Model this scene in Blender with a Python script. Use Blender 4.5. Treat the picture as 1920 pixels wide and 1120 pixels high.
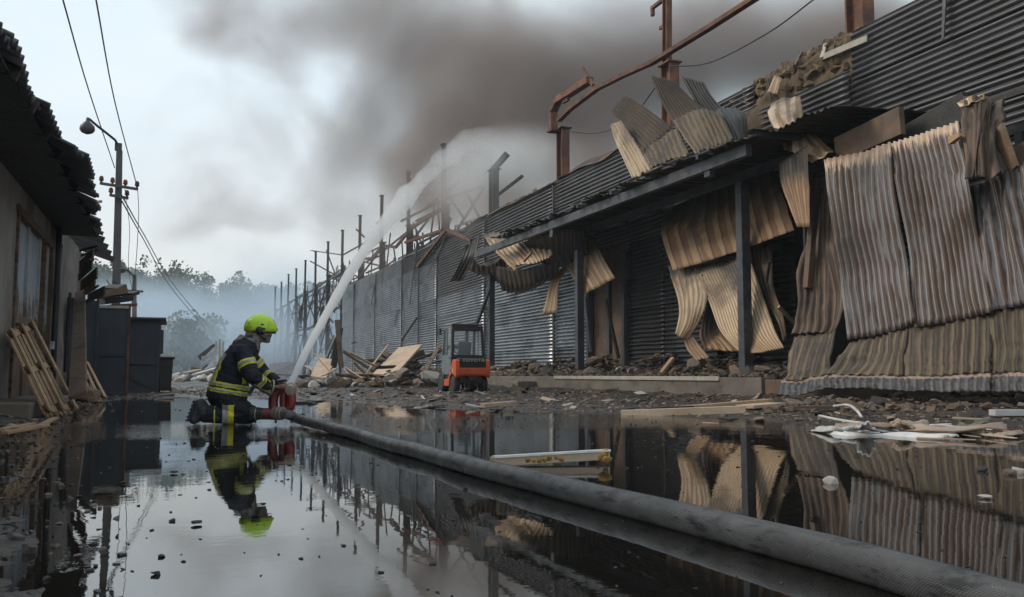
import bpy, bmesh, math, random
import numpy as np
from mathutils import Vector, Matrix, Euler

for o in list(bpy.data.objects):
    bpy.data.objects.remove(o)
scn = bpy.context.scene
COL = scn.collection
R = math.radians

# ------------------------------------------------------------------ camera
F, CX, CY, HORIZON, VPX = 1650.0, 960.0, 560.0, 702.0, 324.0
EYE = Vector((0, 0, 0.57))
PITCH = math.atan((HORIZON - CY) / F)
YAW = math.atan((CX - VPX) / math.hypot(F, HORIZON - CY))
FWD = Vector((math.sin(YAW) * math.cos(PITCH), math.cos(YAW) * math.cos(PITCH), math.sin(PITCH)))
RIGHT = Vector((math.cos(YAW), -math.sin(YAW), 0))
UP = RIGHT.cross(FWD)
cam = bpy.data.cameras.new('camera')
cam.sensor_width = 36
cam.lens = 36 * F / 1920
cam.clip_start = 0.05
cam.clip_end = 3000
camo = bpy.data.objects.new('camera', cam)
COL.objects.link(camo)
camo.matrix_world = Matrix(((RIGHT.x, UP.x, -FWD.x, EYE.x), (RIGHT.y, UP.y, -FWD.y, EYE.y), (RIGHT.z, UP.z, -FWD.z, EYE.z), (0, 0, 0, 1)))
scn.camera = camo

# ------------------------------------------------------------------ sky, sun, exposure
SUN_EL, SUN_AZ = 38, -62          # the veiled sun stands left of the lane, ahead of the camera
world = bpy.data.worlds.new('World')
scn.world = world
world.use_nodes = True
wn = world.node_tree
wn.nodes.clear()
w_out = wn.nodes.new('ShaderNodeOutputWorld')
w_bg = wn.nodes.new('ShaderNodeBackground')
w_sky = wn.nodes.new('ShaderNodeTexSky')
w_sky.sky_type = 'NISHITA'
w_sky.sun_disc = False
w_sky.sun_elevation = R(SUN_EL)
w_sky.sun_rotation = R(SUN_AZ)
w_sky.air_density = 1.0
w_sky.dust_density = 2.0
w_tc = wn.nodes.new('ShaderNodeTexCoord')
w_map = wn.nodes.new('ShaderNodeMapping')
w_map.inputs['Scale'].default_value = (1, 1, 2.2)
w_no = wn.nodes.new('ShaderNodeTexNoise')
w_no.inputs['Scale'].default_value = 2.3
w_no.inputs['Detail'].default_value = 6
w_no.inputs['Roughness'].default_value = 0.55
w_rmp = wn.nodes.new('ShaderNodeValToRGB')
w_rmp.color_ramp.elements[0].position = 0.3
w_rmp.color_ramp.elements[0].color = (5.7, 6.8, 7.5, 1)
w_rmp.color_ramp.elements[1].position = 0.68
w_rmp.color_ramp.elements[1].color = (7.3, 8.0, 8.4, 1)
w_sep = wn.nodes.new('ShaderNodeSeparateXYZ')
w_hr = wn.nodes.new('ShaderNodeMapRange')
w_hr.inputs['From Min'].default_value = 0.0
w_hr.inputs['From Max'].default_value = 0.30
w_hmix = wn.nodes.new('ShaderNodeMix')
w_hmix.data_type = 'RGBA'
w_hmix.inputs[6].default_value = (6.9, 6.65, 6.1, 1)   # dusty cream air near the horizon
w_mix = wn.nodes.new('ShaderNodeMix')
w_mix.data_type = 'RGBA'
w_mix.inputs[0].default_value = 0.86
L = wn.links.new
L(w_tc.outputs['Generated'], w_map.inputs[0])
L(w_map.outputs[0], w_no.inputs['Vector'])
L(w_no.outputs['Fac'], w_rmp.inputs[0])
L(w_tc.outputs['Generated'], w_sep.inputs[0])
L(w_sep.outputs[2], w_hr.inputs[0])
L(w_hr.outputs[0], w_hmix.inputs[0])
L(w_rmp.outputs[0], w_hmix.inputs[7])
L(w_sky.outputs[0], w_mix.inputs[6])
L(w_hmix.outputs[2], w_mix.inputs[7])
L(w_mix.outputs[2], w_bg.inputs[0])
L(w_bg.outputs[0], w_out.inputs[0])
w_bg.inputs[1].default_value = 0.118

sun = bpy.data.lights.new('sun', 'SUN')
sun.energy = 1.7
sun.angle = R(18)
sun.color = (1.0, 0.88, 0.74)
suno = bpy.data.objects.new('sun', sun)
COL.objects.link(suno)
_d = Vector((math.sin(R(SUN_AZ)) * math.cos(R(SUN_EL)), math.cos(R(SUN_AZ)) * math.cos(R(SUN_EL)), math.sin(R(SUN_EL))))
suno.rotation_euler = _d.to_track_quat('Z', 'Y').to_euler()
suno.location = (0, 0, 60)

vs = scn.view_settings
vs.view_transform = 'Standard'
vs.look = 'None'
vs.gamma = 1
vs.use_curve_mapping = False
vs.exposure = 0.2
cy = scn.cycles
cy.use_denoising = True
cy.max_bounces = 6
cy.diffuse_bounces = 2
cy.glossy_bounces = 3
cy.transmission_bounces = 4
cy.volume_bounces = 1
cy.transparent_max_bounces = 8
cy.sample_clamp_indirect = 4

# ------------------------------------------------------------------ where a sight line meets the place
def ray(px, py):
    return FWD * F + RIGHT * (px - CX) - UP * (py - CY)

def on_x(px, py, X):
    d = ray(px, py)
    return EYE + d * (X / d.x)

def on_z(px, py, Z=0.0):
    d = ray(px, py)
    return EYE + d * ((Z - EYE.z) / d.z)

def at(px, py, dep):
    return EYE + ray(px, py) * (dep / F)

# ------------------------------------------------------------------ noise (numpy value noise)
def _hash(ix, iy, iz, seed):
    n = (ix * 374761393 + iy * 668265263 + iz * 2147483647 + seed * 974634777) & 0xffffffff
    n = ((n ^ (n >> 13)) * 1274126177) & 0xffffffff
    n = n ^ (n >> 16)
    return (n & 0xffff) / 65535.0

def vn(x, y, z=0.0, seed=0):
    x, y, z = np.broadcast_arrays(np.asarray(x, float), np.asarray(y, float), np.asarray(z, float))
    ix, iy, iz = np.floor(x).astype(np.int64), np.floor(y).astype(np.int64), np.floor(z).astype(np.int64)
    fx, fy, fz = x - ix, y - iy, z - iz
    fx, fy, fz = [t * t * (3 - 2 * t) for t in (fx, fy, fz)]
    r = 0
    for dx in (0, 1):
        for dy in (0, 1):
            for dz in (0, 1):
                w = (fx if dx else 1 - fx) * (fy if dy else 1 - fy) * (fz if dz else 1 - fz)
                r = r + w * _hash(ix + dx, iy + dy, iz + dz, seed)
    return r * 2 - 1

def fbm(x, y, z=0.0, seed=0, oct=4):
    r, a, f = 0, 1.0, 1.0
    for k in range(oct):
        r = r + a * vn(np.asarray(x) * f, np.asarray(y) * f, np.asarray(z) * f, seed + k * 17)
        a *= .5
        f *= 2.03
    return r

# ------------------------------------------------------------------ objects
def tag(o, label=None, cat=None, group=None, kind=None):
    if label: o['label'] = label
    if cat: o['category'] = cat
    if group: o['group'] = group
    if kind: o['kind'] = kind
    return o

def thing(name, loc, label, cat, group=None):
    o = bpy.data.objects.new(name, None)
    o.empty_display_size = .2
    o.location = loc
    COL.objects.link(o)
    return tag(o, label, cat, group)

def origin_of(o):
    v = Vector((0, 0, 0))
    while o is not None:
        v += o.location
        o = o.parent
    return v

def place(name, me, parent=None, loc=None):
    """link a mesh given in place coordinates; its origin goes to the parent's, or to loc"""
    o = bpy.data.objects.new(name, me)
    COL.objects.link(o)
    if parent is not None:
        o.parent = parent
        me.transform(Matrix.Translation(-origin_of(parent)))
    elif loc is not None:
        o.location = loc
        me.transform(Matrix.Translation(-Vector(loc)))
    return o

def copy_thing(src, loc, label=None, group=None, rot=None, scale=None):
    c = src.copy()
    COL.objects.link(c)
    c.location = loc
    if rot is not None: c.rotation_euler = rot
    if scale is not None: c.scale = scale
    if label: c['label'] = label
    if group: c['group'] = group
    for ch in list(src.children):
        d = ch.copy(); COL.objects.link(d); d.parent = c
        for g in list(ch.children):
            e = g.copy(); COL.objects.link(e); e.parent = d
    return c

class MB:
    def __init__(s):
        s.v, s.f, s.uv, s.mi = [], [], None, []
    def add(s, vs, fs, mi=0):
        b = len(s.v)
        s.v.extend([tuple(p) for p in vs])
        s.f.extend([tuple(i + b for i in f) for f in fs])
        s.mi.extend([mi] * len(fs))
        return s
    def box(s, c, size, rot=None, mi=0):
        x, y, z = [t / 2 for t in size]
        pts = [Vector((a * x, b * y, d * z)) for d in (-1, 1) for b in (-1, 1) for a in (-1, 1)]
        if rot is not None: pts = [rot @ p for p in pts]
        c = Vector(c)
        return s.add([p + c for p in pts], [(0, 2, 3, 1), (4, 5, 7, 6), (0, 1, 5, 4), (2, 6, 7, 3), (0, 4, 6, 2), (1, 3, 7, 5)], mi)
    def beam(s, p, q, w, h, up=(0, 0, 1), mi=0, taper=1.0):
        p, q = Vector(p), Vector(q)
        d = (q - p).normalized()
        u = Vector(up)
        if abs(d.dot(u)) > .98: u = Vector((0, 1, 0)) if abs(d.y) < .9 else Vector((1, 0, 0))
        sd = d.cross(u).normalized()
        u = sd.cross(d)
        vs = []
        for t, k in ((p, 1.0), (q, taper)):
            for a, b in ((-1, -1), (1, -1), (1, 1), (-1, 1)):
                vs.append(t + sd * (a * w / 2 * k) + u * (b * h / 2 * k))
        return s.add(vs, [(3, 2, 1, 0), (4, 5, 6, 7), (0, 1, 5, 4), (1, 2, 6, 5), (2, 3, 7, 6), (3, 0, 4, 7)], mi)
    def hbeam(s, p, q, w, h, t=.03, up=(0, 0, 1)):
        """I-section between two points: two flanges and a web"""
        p, q = Vector(p), Vector(q)
        d = (q - p).normalized()
        u = Vector(up)
        if abs(d.dot(u)) > .98: u = Vector((0, 1, 0))
        sd = d.cross(u).normalized(); u = sd.cross(d)
        for k in (-1, 1):
            s.beam(p + u * (k * (h - t) / 2), q + u * (k * (h - t) / 2), w, t, u)
        s.beam(p, q, t, h - 2 * t - .002, u)
        return s
    def tube(s, path, r, n=8, caps=True, mi=0):
        path = [Vector(p) for p in path]
        m = len(path)
        rs = r if isinstance(r, (list, tuple)) else [r] * m
        vs, fs = [], []
        prev = None
        for i, p in enumerate(path):
            d = (path[min(i + 1, m - 1)] - path[max(i - 1, 0)]).normalized()
            if prev is None:
                a = Vector((0, 0, 1)) if abs(d.z) < .9 else Vector((1, 0, 0))
                u = d.cross(a).normalized()
            else:
                u = (prev - d * prev.dot(d)).normalized()
            prev = u
            w = d.cross(u)
            for k in range(n):
                t = 2 * math.pi * k / n
                vs.append(p + (u * math.cos(t) + w * math.sin(t)) * rs[i])
        for i in range(m - 1):
            for k in range(n):
                fs.append((i * n + k, i * n + (k + 1) % n, (i + 1) * n + (k + 1) % n, (i + 1) * n + k))
        if caps:
            fs.append(tuple(range(n - 1, -1, -1)))
            fs.append(tuple((m - 1) * n + k for k in range(n)))
        return s.add(vs, fs, mi)
    def lathe(s, prof, c, axis=(0, 0, 1), n=16, mi=0):
        """profile of (radius, height along axis)"""
        c = Vector(c)
        a = Vector(axis).normalized()
        u = a.orthogonal().normalized()
        w = a.cross(u)
        vs, fs = [], []
        for r_, h in prof:
            for k in range(n):
                t = 2 * math.pi * k / n
                vs.append(c + a * h + (u * math.cos(t) + w * math.sin(t)) * max(r_, 1e-4))
        for i in range(len(prof) - 1):
            for k in range(n):
                fs.append((i * n + k, i * n + (k + 1) % n, (i + 1) * n + (k + 1) % n, (i + 1) * n + k))
        fs.append(tuple(range(n - 1, -1, -1)))
        fs.append(tuple((len(prof) - 1) * n + k for k in range(n)))
        return s.add(vs, fs, mi)
    def prism(s, pts, ext, mi=0):
        pts = [Vector(p) for p in pts]
        e = Vector(ext)
        n = len(pts)
        fs = [tuple(range(n - 1, -1, -1)), tuple(range(n, 2 * n))]
        fs += [(i, (i + 1) % n, n + (i + 1) % n, n + i) for i in range(n)]
        return s.add(pts + [p + e for p in pts], fs, mi)
    def rock(s, c, size, seed, rot=None, sub=1, mi=0):
        """angular broken chunk: hull of scattered points"""
        rng = np.random.RandomState(seed)
        v, f = hull(rng, 16 if sub == 1 else 26)
        rt = rot if rot is not None else Euler(tuple(rng.rand(3) * 6)).to_matrix()
        p = (v * np.array(size)) @ np.array(rt.transposed()) + np.array(c)
        return s.add(p.tolist(), f, mi)
    def mesh(s, name, mats, smooth=False, fixn=True):
        me = bpy.data.meshes.new(name)
        me.from_pydata(s.v, [], s.f)
        for m in (mats if isinstance(mats, (list, tuple)) else [mats]): me.materials.append(m)
        me.polygons.foreach_set('material_index', s.mi)
        if smooth: me.polygons.foreach_set('use_smooth', [True] * len(s.f))
        if fixn:
            bm = bmesh.new(); bm.from_mesh(me)
            bmesh.ops.recalc_face_normals(bm, faces=bm.faces)
            bm.to_mesh(me); bm.free()
        me.update()
        return me
    def build(s, name, mats, parent=None, loc=None, smooth=False, bevel=0, fixn=True):
        o = place(name, s.mesh(name, mats, smooth, fixn), parent, loc)
        if bevel:
            b = o.modifiers.new('edge', 'BEVEL'); b.width = bevel; b.segments = 2; b.limit_method = 'ANGLE'
        return o

def hull(rng, n):
    p = rng.normal(size=(n, 3)); p /= np.linalg.norm(p, axis=1, keepdims=True)
    p = p * (.75 + .35 * rng.rand(n))[:, None]
    p = np.sign(p) * np.abs(p) ** .75
    bm = bmesh.new()
    for q in p: bm.verts.new(q)
    r_ = bmesh.ops.convex_hull(bm, input=bm.verts[:])
    bmesh.ops.delete(bm, geom=[g for g in r_['geom_interior'] if isinstance(g, bmesh.types.BMVert)], context='VERTS')
    bm.verts.index_update(); bm.verts.ensure_lookup_table()
    v = np.array([q.co[:] for q in bm.verts]); f = [tuple(q.index for q in w.verts) for w in bm.faces]
    bm.free()
    return v, f

def _ico(sub):
    bm = bmesh.new()
    bmesh.ops.create_icosphere(bm, subdivisions=sub, radius=1)
    v = np.array([p.co[:] for p in bm.verts]); f = [tuple(q.index for q in p.verts) for p in bm.faces]
    bm.free()
    return v, f
ICO = {1: _ico(1), 2: _ico(2), 3: _ico(3)}

def catmull(C, t):
    """C: (n, ..., 3) control points, t array in 0..1 -> (len(t), ..., 3)"""
    n = len(C)
    if n == 2:
        t = t.reshape((-1,) + (1,) * (C.ndim - 1))
        return C[0] * (1 - t) + C[1] * t
    E = np.concatenate([(2 * C[0] - C[1])[None], C, (2 * C[-1] - C[-2])[None]])
    x = np.clip(t, 0, 1) * (n - 1)
    i = np.minimum(x.astype(int), n - 2)
    u = (x - i).reshape((-1,) + (1,) * (C.ndim - 1))
    p0, p1, p2, p3 = E[i], E[i + 1], E[i + 2], E[i + 3]
    return .5 * (2 * p1 + (p2 - p0) * u + (2 * p0 - 5 * p1 + 4 * p2 - p3) * u ** 2 + (3 * p1 - p0 - 3 * p2 + p3) * u ** 3)

def prof_sin(x): return np.sin(2 * np.pi * x)
def prof_rib(x):
    f = x - np.floor(x)
    return np.clip(1 - np.abs(f - .5) / .13, 0, .6) * -1.7
def prof_trap(x): return np.clip(np.sin(2 * np.pi * x) * 1.8, -1, 1)
def prof_flat(x): return x * 0

def sheet_mesh(name, ctrl, ncorr, amp, mat, prof=prof_sin, per=6, nv=14, thick=.006, crumple=.0, cs=2.5, ragged=(0, 0), rside=(0, 0), seed=0, kink=0.0, coct=2):
    """folded metal sheet: rows of ctrl run along the ridges (v), columns across them (u)"""
    C = np.array([[tuple(p) for p in row] for row in ctrl], float)
    nu = max(2, int(round(ncorr * per)))
    u = np.linspace(0, 1, nu + 1)
    v = np.linspace(0, 1, nv + 1)
    # ragged ends: every column's v range is pulled in unevenly
    rt = ragged[0] * (.5 + .5 * fbm(u * ncorr * .7, u * 0, 0, seed + 1))
    rb = 1 - ragged[1] * (.5 + .5 * fbm(u * ncorr * .7, u * 0 + 9, 0, seed + 2))
    V = rt[None] + v[:, None] * (rb - rt)[None]
    lt = rside[0] * (.5 + .5 * fbm(v * 6, v * 0, 0, seed + 3))
    lb = 1 - rside[1] * (.5 + .5 * fbm(v * 6, v * 0 + 5, 0, seed + 4))
    U = lt[:, None] + u[None] * (lb - lt)[:, None]
    def ev(U, V):
        rows = catmull(C, V.ravel())                       # (N, cols, 3)
        rows = np.swapaxes(rows, 0, 1)                      # (cols, N, 3)
        n = rows.shape[0]
        if n == 2:
            t = U.ravel()[:, None]
            return (rows[0] * (1 - t) + rows[1] * t).reshape(U.shape + (3,))
        E = np.concatenate([(2 * rows[0] - rows[1])[None], rows, (2 * rows[-1] - rows[-2])[None]])
        x = np.clip(U.ravel(), 0, 1) * (n - 1)
        i = np.minimum(x.astype(int), n - 2)
        w = (x - i)[:, None]
        k = np.arange(len(i))
        p0, p1, p2, p3 = E[i, k], E[i + 1, k], E[i + 2, k], E[i + 3, k]
        P = .5 * (2 * p1 + (p2 - p0) * w + (2 * p0 - 5 * p1 + 4 * p2 - p3) * w ** 2 + (3 * p1 - p0 - 3 * p2 + p3) * w ** 3)
        return P.reshape(U.shape + (3,))
    e = 1e-3
    P = ev(U, V)
    Pu = ev(np.clip(U + e, 0, 1), V) - ev(np.clip(U - e, 0, 1), V)
    Pv = ev(U, np.clip(V + e, 0, 1)) - ev(U, np.clip(V - e, 0, 1))
    N = np.cross(Pu, Pv)
    N /= np.maximum(np.linalg.norm(N, axis=2, keepdims=True), 1e-9)
    wob = kink * .035 * vn(V * 5, U * 2, 0, seed + 30)
    off = amp * prof(U * ncorr + wob) * (1 - .15 * (kink > 0) * np.abs(vn(U * ncorr * .6, V * 4, 0, seed + 31)))
    if crumple:
        fb = fbm(U * cs, V * cs * .55, 0, seed + 7, coct)
        cr = np.abs(fbm(U * cs * .8 + 3, V * cs * .5, 0, seed + 9, 2))
        off = off + crumple * (.45 * fb + .9 * (cr - .3))
    if kink:                                                # straight fold lines across the sheet, and a few dents
        rk = np.random.RandomState(seed + 500)
        bp = np.concatenate([[0], np.sort(rk.uniform(.12, .9, 4)), [1]])
        hv = rk.uniform(-1, 1, 6)
        tilt_ = rk.uniform(-.12, .12)
        off = off + kink * .035 * np.interp(np.clip(V + tilt_ * (U - .5), 0, 1), bp, hv)
        off = off - kink * .06 * np.clip(vn(U * ncorr * .45, V * 8, 0, seed + 11) - .5, 0, 1)
    P = P + N * off[..., None]
    Pu = np.gradient(P, axis=1); Pv = np.gradient(P, axis=0)
    N = np.cross(Pu, Pv); N /= np.maximum(np.linalg.norm(N, axis=2, keepdims=True), 1e-9)
    A, B = P + N * thick / 2, P - N * thick / 2
    m, n = U.shape
    verts = np.concatenate([A.reshape(-1, 3), B.reshape(-1, 3)])
    idx = np.arange(m * n).reshape(m, n)
    a, b, c, d = idx[:-1, :-1].ravel(), idx[:-1, 1:].ravel(), idx[1:, 1:].ravel(), idx[1:, :-1].ravel()
    o = m * n
    fs = np.concatenate([np.stack([a, b, c, d], 1), np.stack([d + o, c + o, b + o, a + o], 1)]).tolist()
    ring = list(idx[0]) + list(idx[1:, -1]) + list(idx[-1, ::-1][1:]) + list(idx[::-1, 0][1:-1])
    for i in range(len(ring)):
        p, q = int(ring[i]), int(ring[(i + 1) % len(ring)])
        fs.append([q, p, p + o, q + o])
    me = bpy.data.meshes.new(name)
    me.from_pydata(verts.tolist(), [], fs)
    uv = np.stack([U.ravel() * ncorr, V.ravel()], 1)
    uv = np.concatenate([uv, uv])
    lay = me.uv_layers.new(name='UVMap')
    li = np.zeros(len(me.loops), dtype=np.int32)
    me.loops.foreach_get('vertex_index', li)
    lay.data.foreach_set('uv', uv[li].astype(np.float32).ravel())
    me.materials.append(mat)
    me.polygons.foreach_set('use_smooth', [True] * (2 * len(a)) + [False] * len(ring))
    me.update()
    return me

def sheet(name, ctrl, ncorr, amp, mat, parent=None, loc=None, **k):
    return place(name, sheet_mesh(name, ctrl, ncorr, amp, mat, **k), parent, loc)

# ------------------------------------------------------------------ materials
def new_mat(name):
    m = bpy.data.materials.new(name)
    m.use_nodes = True
    nt = m.node_tree
    b = nt.nodes['Principled BSDF']
    return m, nt, b

def nd(nt, t, **k):
    n = nt.nodes.new(t)
    for a, v in k.items():
        if a in n.inputs: n.inputs[a].default_value = v
        else: setattr(n, a, v)
    return n

def noise(nt, vec, scale, detail=5, rough=.6, dist=0.0):
    n = nd(nt, 'ShaderNodeTexNoise', Scale=scale, Detail=detail, Roughness=rough, Distortion=dist)
    nt.links.new(vec, n.inputs['Vector'])
    return n.outputs['Fac']

def ramp(nt, fac, stops):
    r = nt.nodes.new('ShaderNodeValToRGB')
    el = r.color_ramp.elements
    while len(el) < len(stops): el.new(.5)
    for e, (p, c) in zip(el, stops):
        e.position = p
        e.color = (c, c, c, 1) if isinstance(c, (int, float)) else (*c, 1)
    nt.links.new(fac, r.inputs[0])
    return r.outputs[0]

def mixc(nt, fac, a, b, mode='MIX'):
    m = nt.nodes.new('ShaderNodeMix'); m.data_type = 'RGBA'; m.blend_type = mode
    for sock, v in ((m.inputs[0], fac), (m.inputs[6], a), (m.inputs[7], b)):
        if isinstance(v, (int, float)): sock.default_value = v
        elif isinstance(v, tuple): sock.default_value = (*v, 1)
        else: nt.links.new(v, sock)
    return m.outputs[2]

def math_(nt, op, a, b=None, clamp=False):
    m = nt.nodes.new('ShaderNodeMath'); m.operation = op; m.use_clamp = clamp
    for s_, v in ((m.inputs[0], a), (m.inputs[1], b)):
        if v is None: continue
        if isinstance(v, (int, float)): s_.default_value = v
        else: nt.links.new(v, s_)
    return m.outputs[0]

def vec(nt, scale=(1, 1, 1), coord='Object', rnd=True):
    tc = nt.nodes.new('ShaderNodeTexCoord')
    mp = nt.nodes.new('ShaderNodeMapping')
    mp.inputs['Scale'].default_value = scale
    nt.links.new(tc.outputs[coord], mp.inputs[0])
    if rnd:
        oi = nt.nodes.new('ShaderNodeObjectInfo')
        s = nt.nodes.new('ShaderNodeVectorMath'); s.operation = 'SCALE'
        s.inputs[0].default_value = (37, 53, 71)
        nt.links.new(oi.outputs['Random'], s.inputs['Scale'])
        nt.links.new(s.outputs[0], mp.inputs['Location'])
    return mp.outputs[0]

def bump(nt, b, h, strength=.5, dist=.01):
    n = nd(nt, 'ShaderNodeBump', Strength=strength, Distance=dist)
    nt.links.new(h, n.inputs['Height'])
    nt.links.new(n.outputs[0], b.inputs['Normal'])

def surf(name, stops, scale=3, stretch=(1, 1, 1), rough=(.5, .8), metal=0.0, bmp=(40, .3, .004), stain=None, fine=.35, spec=.5, vary=.15):
    """mottled surface: large ramp noise, fine grain, optional stain (colour, scale, lo, hi)"""
    m, nt, b = new_mat(name)
    v = vec(nt, stretch)
    n1 = noise(nt, v, scale, 7, .62)
    c = ramp(nt, n1, stops)
    n2 = noise(nt, v, scale * 9, 5, .7)
    c = mixc(nt, fine, c, ramp(nt, n2, [(.25, .35), (.75, 1.0)]), 'MULTIPLY')
    if stain:
        n3 = noise(nt, v, stain[1], 6, .65, .4)
        c = mixc(nt, ramp(nt, n3, [(stain[2], 0.0), (stain[3], 1.0)]), c, stain[0])
    if vary:
        oi = nt.nodes.new('ShaderNodeObjectInfo')
        f = math_(nt, 'ADD', math_(nt, 'MULTIPLY', oi.outputs['Random'], vary * 2), 1 - vary)
        c = mixc(nt, 1.0, c, f, 'MULTIPLY')
    nt.links.new(c, b.inputs['Base Color'])
    nt.links.new(ramp(nt, n2, [(.3, rough[0]), (.7, rough[1])]), b.inputs['Roughness'])
    b.inputs['Metallic'].default_value = metal
    b.inputs['Specular IOR Level'].default_value = spec
    if bmp:
        bump(nt, b, noise(nt, v, bmp[0], 6, .7), bmp[1], bmp[2])
    return m

def plain(name, c, rough=.5, metal=0.0, vary=.08, **k):
    d = tuple(x * .72 for x in c)
    return surf(name, [(.3, d), (.65, c)], k.get('scale', 4), (1, 1, 1), (max(.02, rough - .1), min(1, rough + .12)), metal, k.get('bmp', (60, .12, .002)), k.get('stain'), k.get('fine', .25), .5, vary)

def sheet_metal(name, ridge, valley, amount=.5, soot=None, rough=.5, metal=.3, edge=None, streak=.5, rib=None):
    """corrugated iron: colour follows ridge / valley phase (UV u), broken up by streaks along the sheet; soot(lo, hi, scale); edge = pale burnt band at the top"""
    m, nt, b = new_mat(name)
    uv = vec(nt, (1, 1, 1), 'UV', False)
    sep = nt.nodes.new('ShaderNodeSeparateXYZ'); nt.links.new(uv, sep.inputs[0])
    ob = vec(nt)
    ws = nt.nodes.new('ShaderNodeCombineXYZ')
    nt.links.new(math_(nt, 'MULTIPLY', sep.outputs[0], 1.7), ws.inputs[0])
    nt.links.new(math_(nt, 'MULTIPLY', sep.outputs[1], 2.2), ws.inputs[1])
    oi = nt.nodes.new('ShaderNodeObjectInfo')
    nt.links.new(math_(nt, 'MULTIPLY', oi.outputs['Random'], 60), ws.inputs[2])
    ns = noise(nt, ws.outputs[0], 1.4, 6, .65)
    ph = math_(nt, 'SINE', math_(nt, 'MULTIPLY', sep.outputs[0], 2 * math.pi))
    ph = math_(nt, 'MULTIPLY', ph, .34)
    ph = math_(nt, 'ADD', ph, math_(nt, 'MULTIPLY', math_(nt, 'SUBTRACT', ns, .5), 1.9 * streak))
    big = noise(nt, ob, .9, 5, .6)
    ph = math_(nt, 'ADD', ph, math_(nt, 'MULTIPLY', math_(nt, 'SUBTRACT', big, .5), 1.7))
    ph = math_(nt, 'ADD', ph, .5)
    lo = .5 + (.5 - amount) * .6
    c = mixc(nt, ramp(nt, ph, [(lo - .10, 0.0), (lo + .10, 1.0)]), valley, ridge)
    if rib:
        fr = math_(nt, 'ABSOLUTE', math_(nt, 'SUBTRACT', math_(nt, 'FRACT', sep.outputs[0]), .5))
        c = mixc(nt, ramp(nt, fr, [(.03, .8), (.11, 0.0)]), c, rib)
    fine = noise(nt, ob, 26, 6, .75)
    c = mixc(nt, .5, c, ramp(nt, fine, [(.2, .4), (.75, 1.1)]), 'MULTIPLY')
    if edge:
        en = noise(nt, ws.outputs[0], 3.0, 4, .7)
        e = math_(nt, 'ADD', sep.outputs[1], math_(nt, 'MULTIPLY', math_(nt, 'SUBTRACT', en, .5), .28))
        c = mixc(nt, ramp(nt, e, [(edge[1], 1.0), (edge[1] + .035, 0.0)]), c, edge[0])
    if soot:
        sn = noise(nt, ob, soot[2], 6, .6, .5)
        if len(soot) > 3:          # soot that thins towards the lower end of the sheet (fire licks up)
            sn = math_(nt, 'SUBTRACT', math_(nt, 'ADD', sn, soot[3] * .5), math_(nt, 'MULTIPLY', sep.outputs[1], soot[3]))
        c = mixc(nt, ramp(nt, sn, [(soot[0], 0.0), (soot[1], .93)]), c, (.017, .0135, .0105))
    f = math_(nt, 'ADD', math_(nt, 'MULTIPLY', oi.outputs['Random'], .3), .85)
    c = mixc(nt, 1.0, c, f, 'MULTIPLY')
    nt.links.new(c, b.inputs['Base Color'])
    b.inputs['Metallic'].default_value = metal
    nt.links.new(ramp(nt, fine, [(.3, rough - .13), (.75, min(1, rough + .18))]), b.inputs['Roughness'])
    bump(nt, b, noise(nt, ob, 18, 6, .7), .35, .008)
    return m

MT = {}
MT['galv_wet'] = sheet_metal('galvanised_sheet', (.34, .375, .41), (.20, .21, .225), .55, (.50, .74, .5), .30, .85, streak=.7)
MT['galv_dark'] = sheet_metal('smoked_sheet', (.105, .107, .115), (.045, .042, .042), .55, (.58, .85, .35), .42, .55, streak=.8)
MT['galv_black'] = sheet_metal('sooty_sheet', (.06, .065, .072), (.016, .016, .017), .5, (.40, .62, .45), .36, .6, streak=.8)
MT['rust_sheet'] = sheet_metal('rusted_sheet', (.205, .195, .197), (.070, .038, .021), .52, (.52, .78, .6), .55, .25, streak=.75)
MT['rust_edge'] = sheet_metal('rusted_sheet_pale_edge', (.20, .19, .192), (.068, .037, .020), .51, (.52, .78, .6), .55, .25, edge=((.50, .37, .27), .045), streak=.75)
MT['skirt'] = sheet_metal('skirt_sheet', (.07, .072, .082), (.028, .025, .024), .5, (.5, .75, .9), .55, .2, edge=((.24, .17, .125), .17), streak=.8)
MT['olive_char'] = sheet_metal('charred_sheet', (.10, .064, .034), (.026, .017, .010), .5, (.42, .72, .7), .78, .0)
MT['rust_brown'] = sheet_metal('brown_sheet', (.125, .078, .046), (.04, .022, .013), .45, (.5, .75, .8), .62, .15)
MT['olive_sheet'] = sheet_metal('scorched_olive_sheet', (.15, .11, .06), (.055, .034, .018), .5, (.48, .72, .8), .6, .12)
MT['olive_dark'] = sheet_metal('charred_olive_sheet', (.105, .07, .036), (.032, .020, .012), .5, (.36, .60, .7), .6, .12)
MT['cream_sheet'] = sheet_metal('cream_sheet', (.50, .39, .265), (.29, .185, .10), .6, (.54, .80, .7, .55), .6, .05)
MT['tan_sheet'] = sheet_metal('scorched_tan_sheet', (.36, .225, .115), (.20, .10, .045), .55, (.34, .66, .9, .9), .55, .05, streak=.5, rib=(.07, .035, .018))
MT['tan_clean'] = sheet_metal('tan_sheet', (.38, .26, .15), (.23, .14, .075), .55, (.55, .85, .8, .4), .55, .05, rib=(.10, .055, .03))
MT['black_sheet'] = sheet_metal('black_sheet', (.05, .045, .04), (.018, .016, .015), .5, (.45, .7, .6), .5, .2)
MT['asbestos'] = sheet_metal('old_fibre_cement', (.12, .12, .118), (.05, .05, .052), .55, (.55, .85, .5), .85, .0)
MT['steel_rust'] = surf('rusted_steel', [(.25, (.045, .022, .015)), (.5, (.14, .058, .032)), (.75, (.26, .11, .05))], 2.2, rough=(.6, .9), metal=.15, stain=((.03, .022, .02), 1.3, .5, .7))
MT['steel_grey'] = surf('sooty_steel', [(.3, (.03, .031, .034)), (.7, (.075, .078, .085))], 2, rough=(.4, .7), metal=.3)
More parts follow.
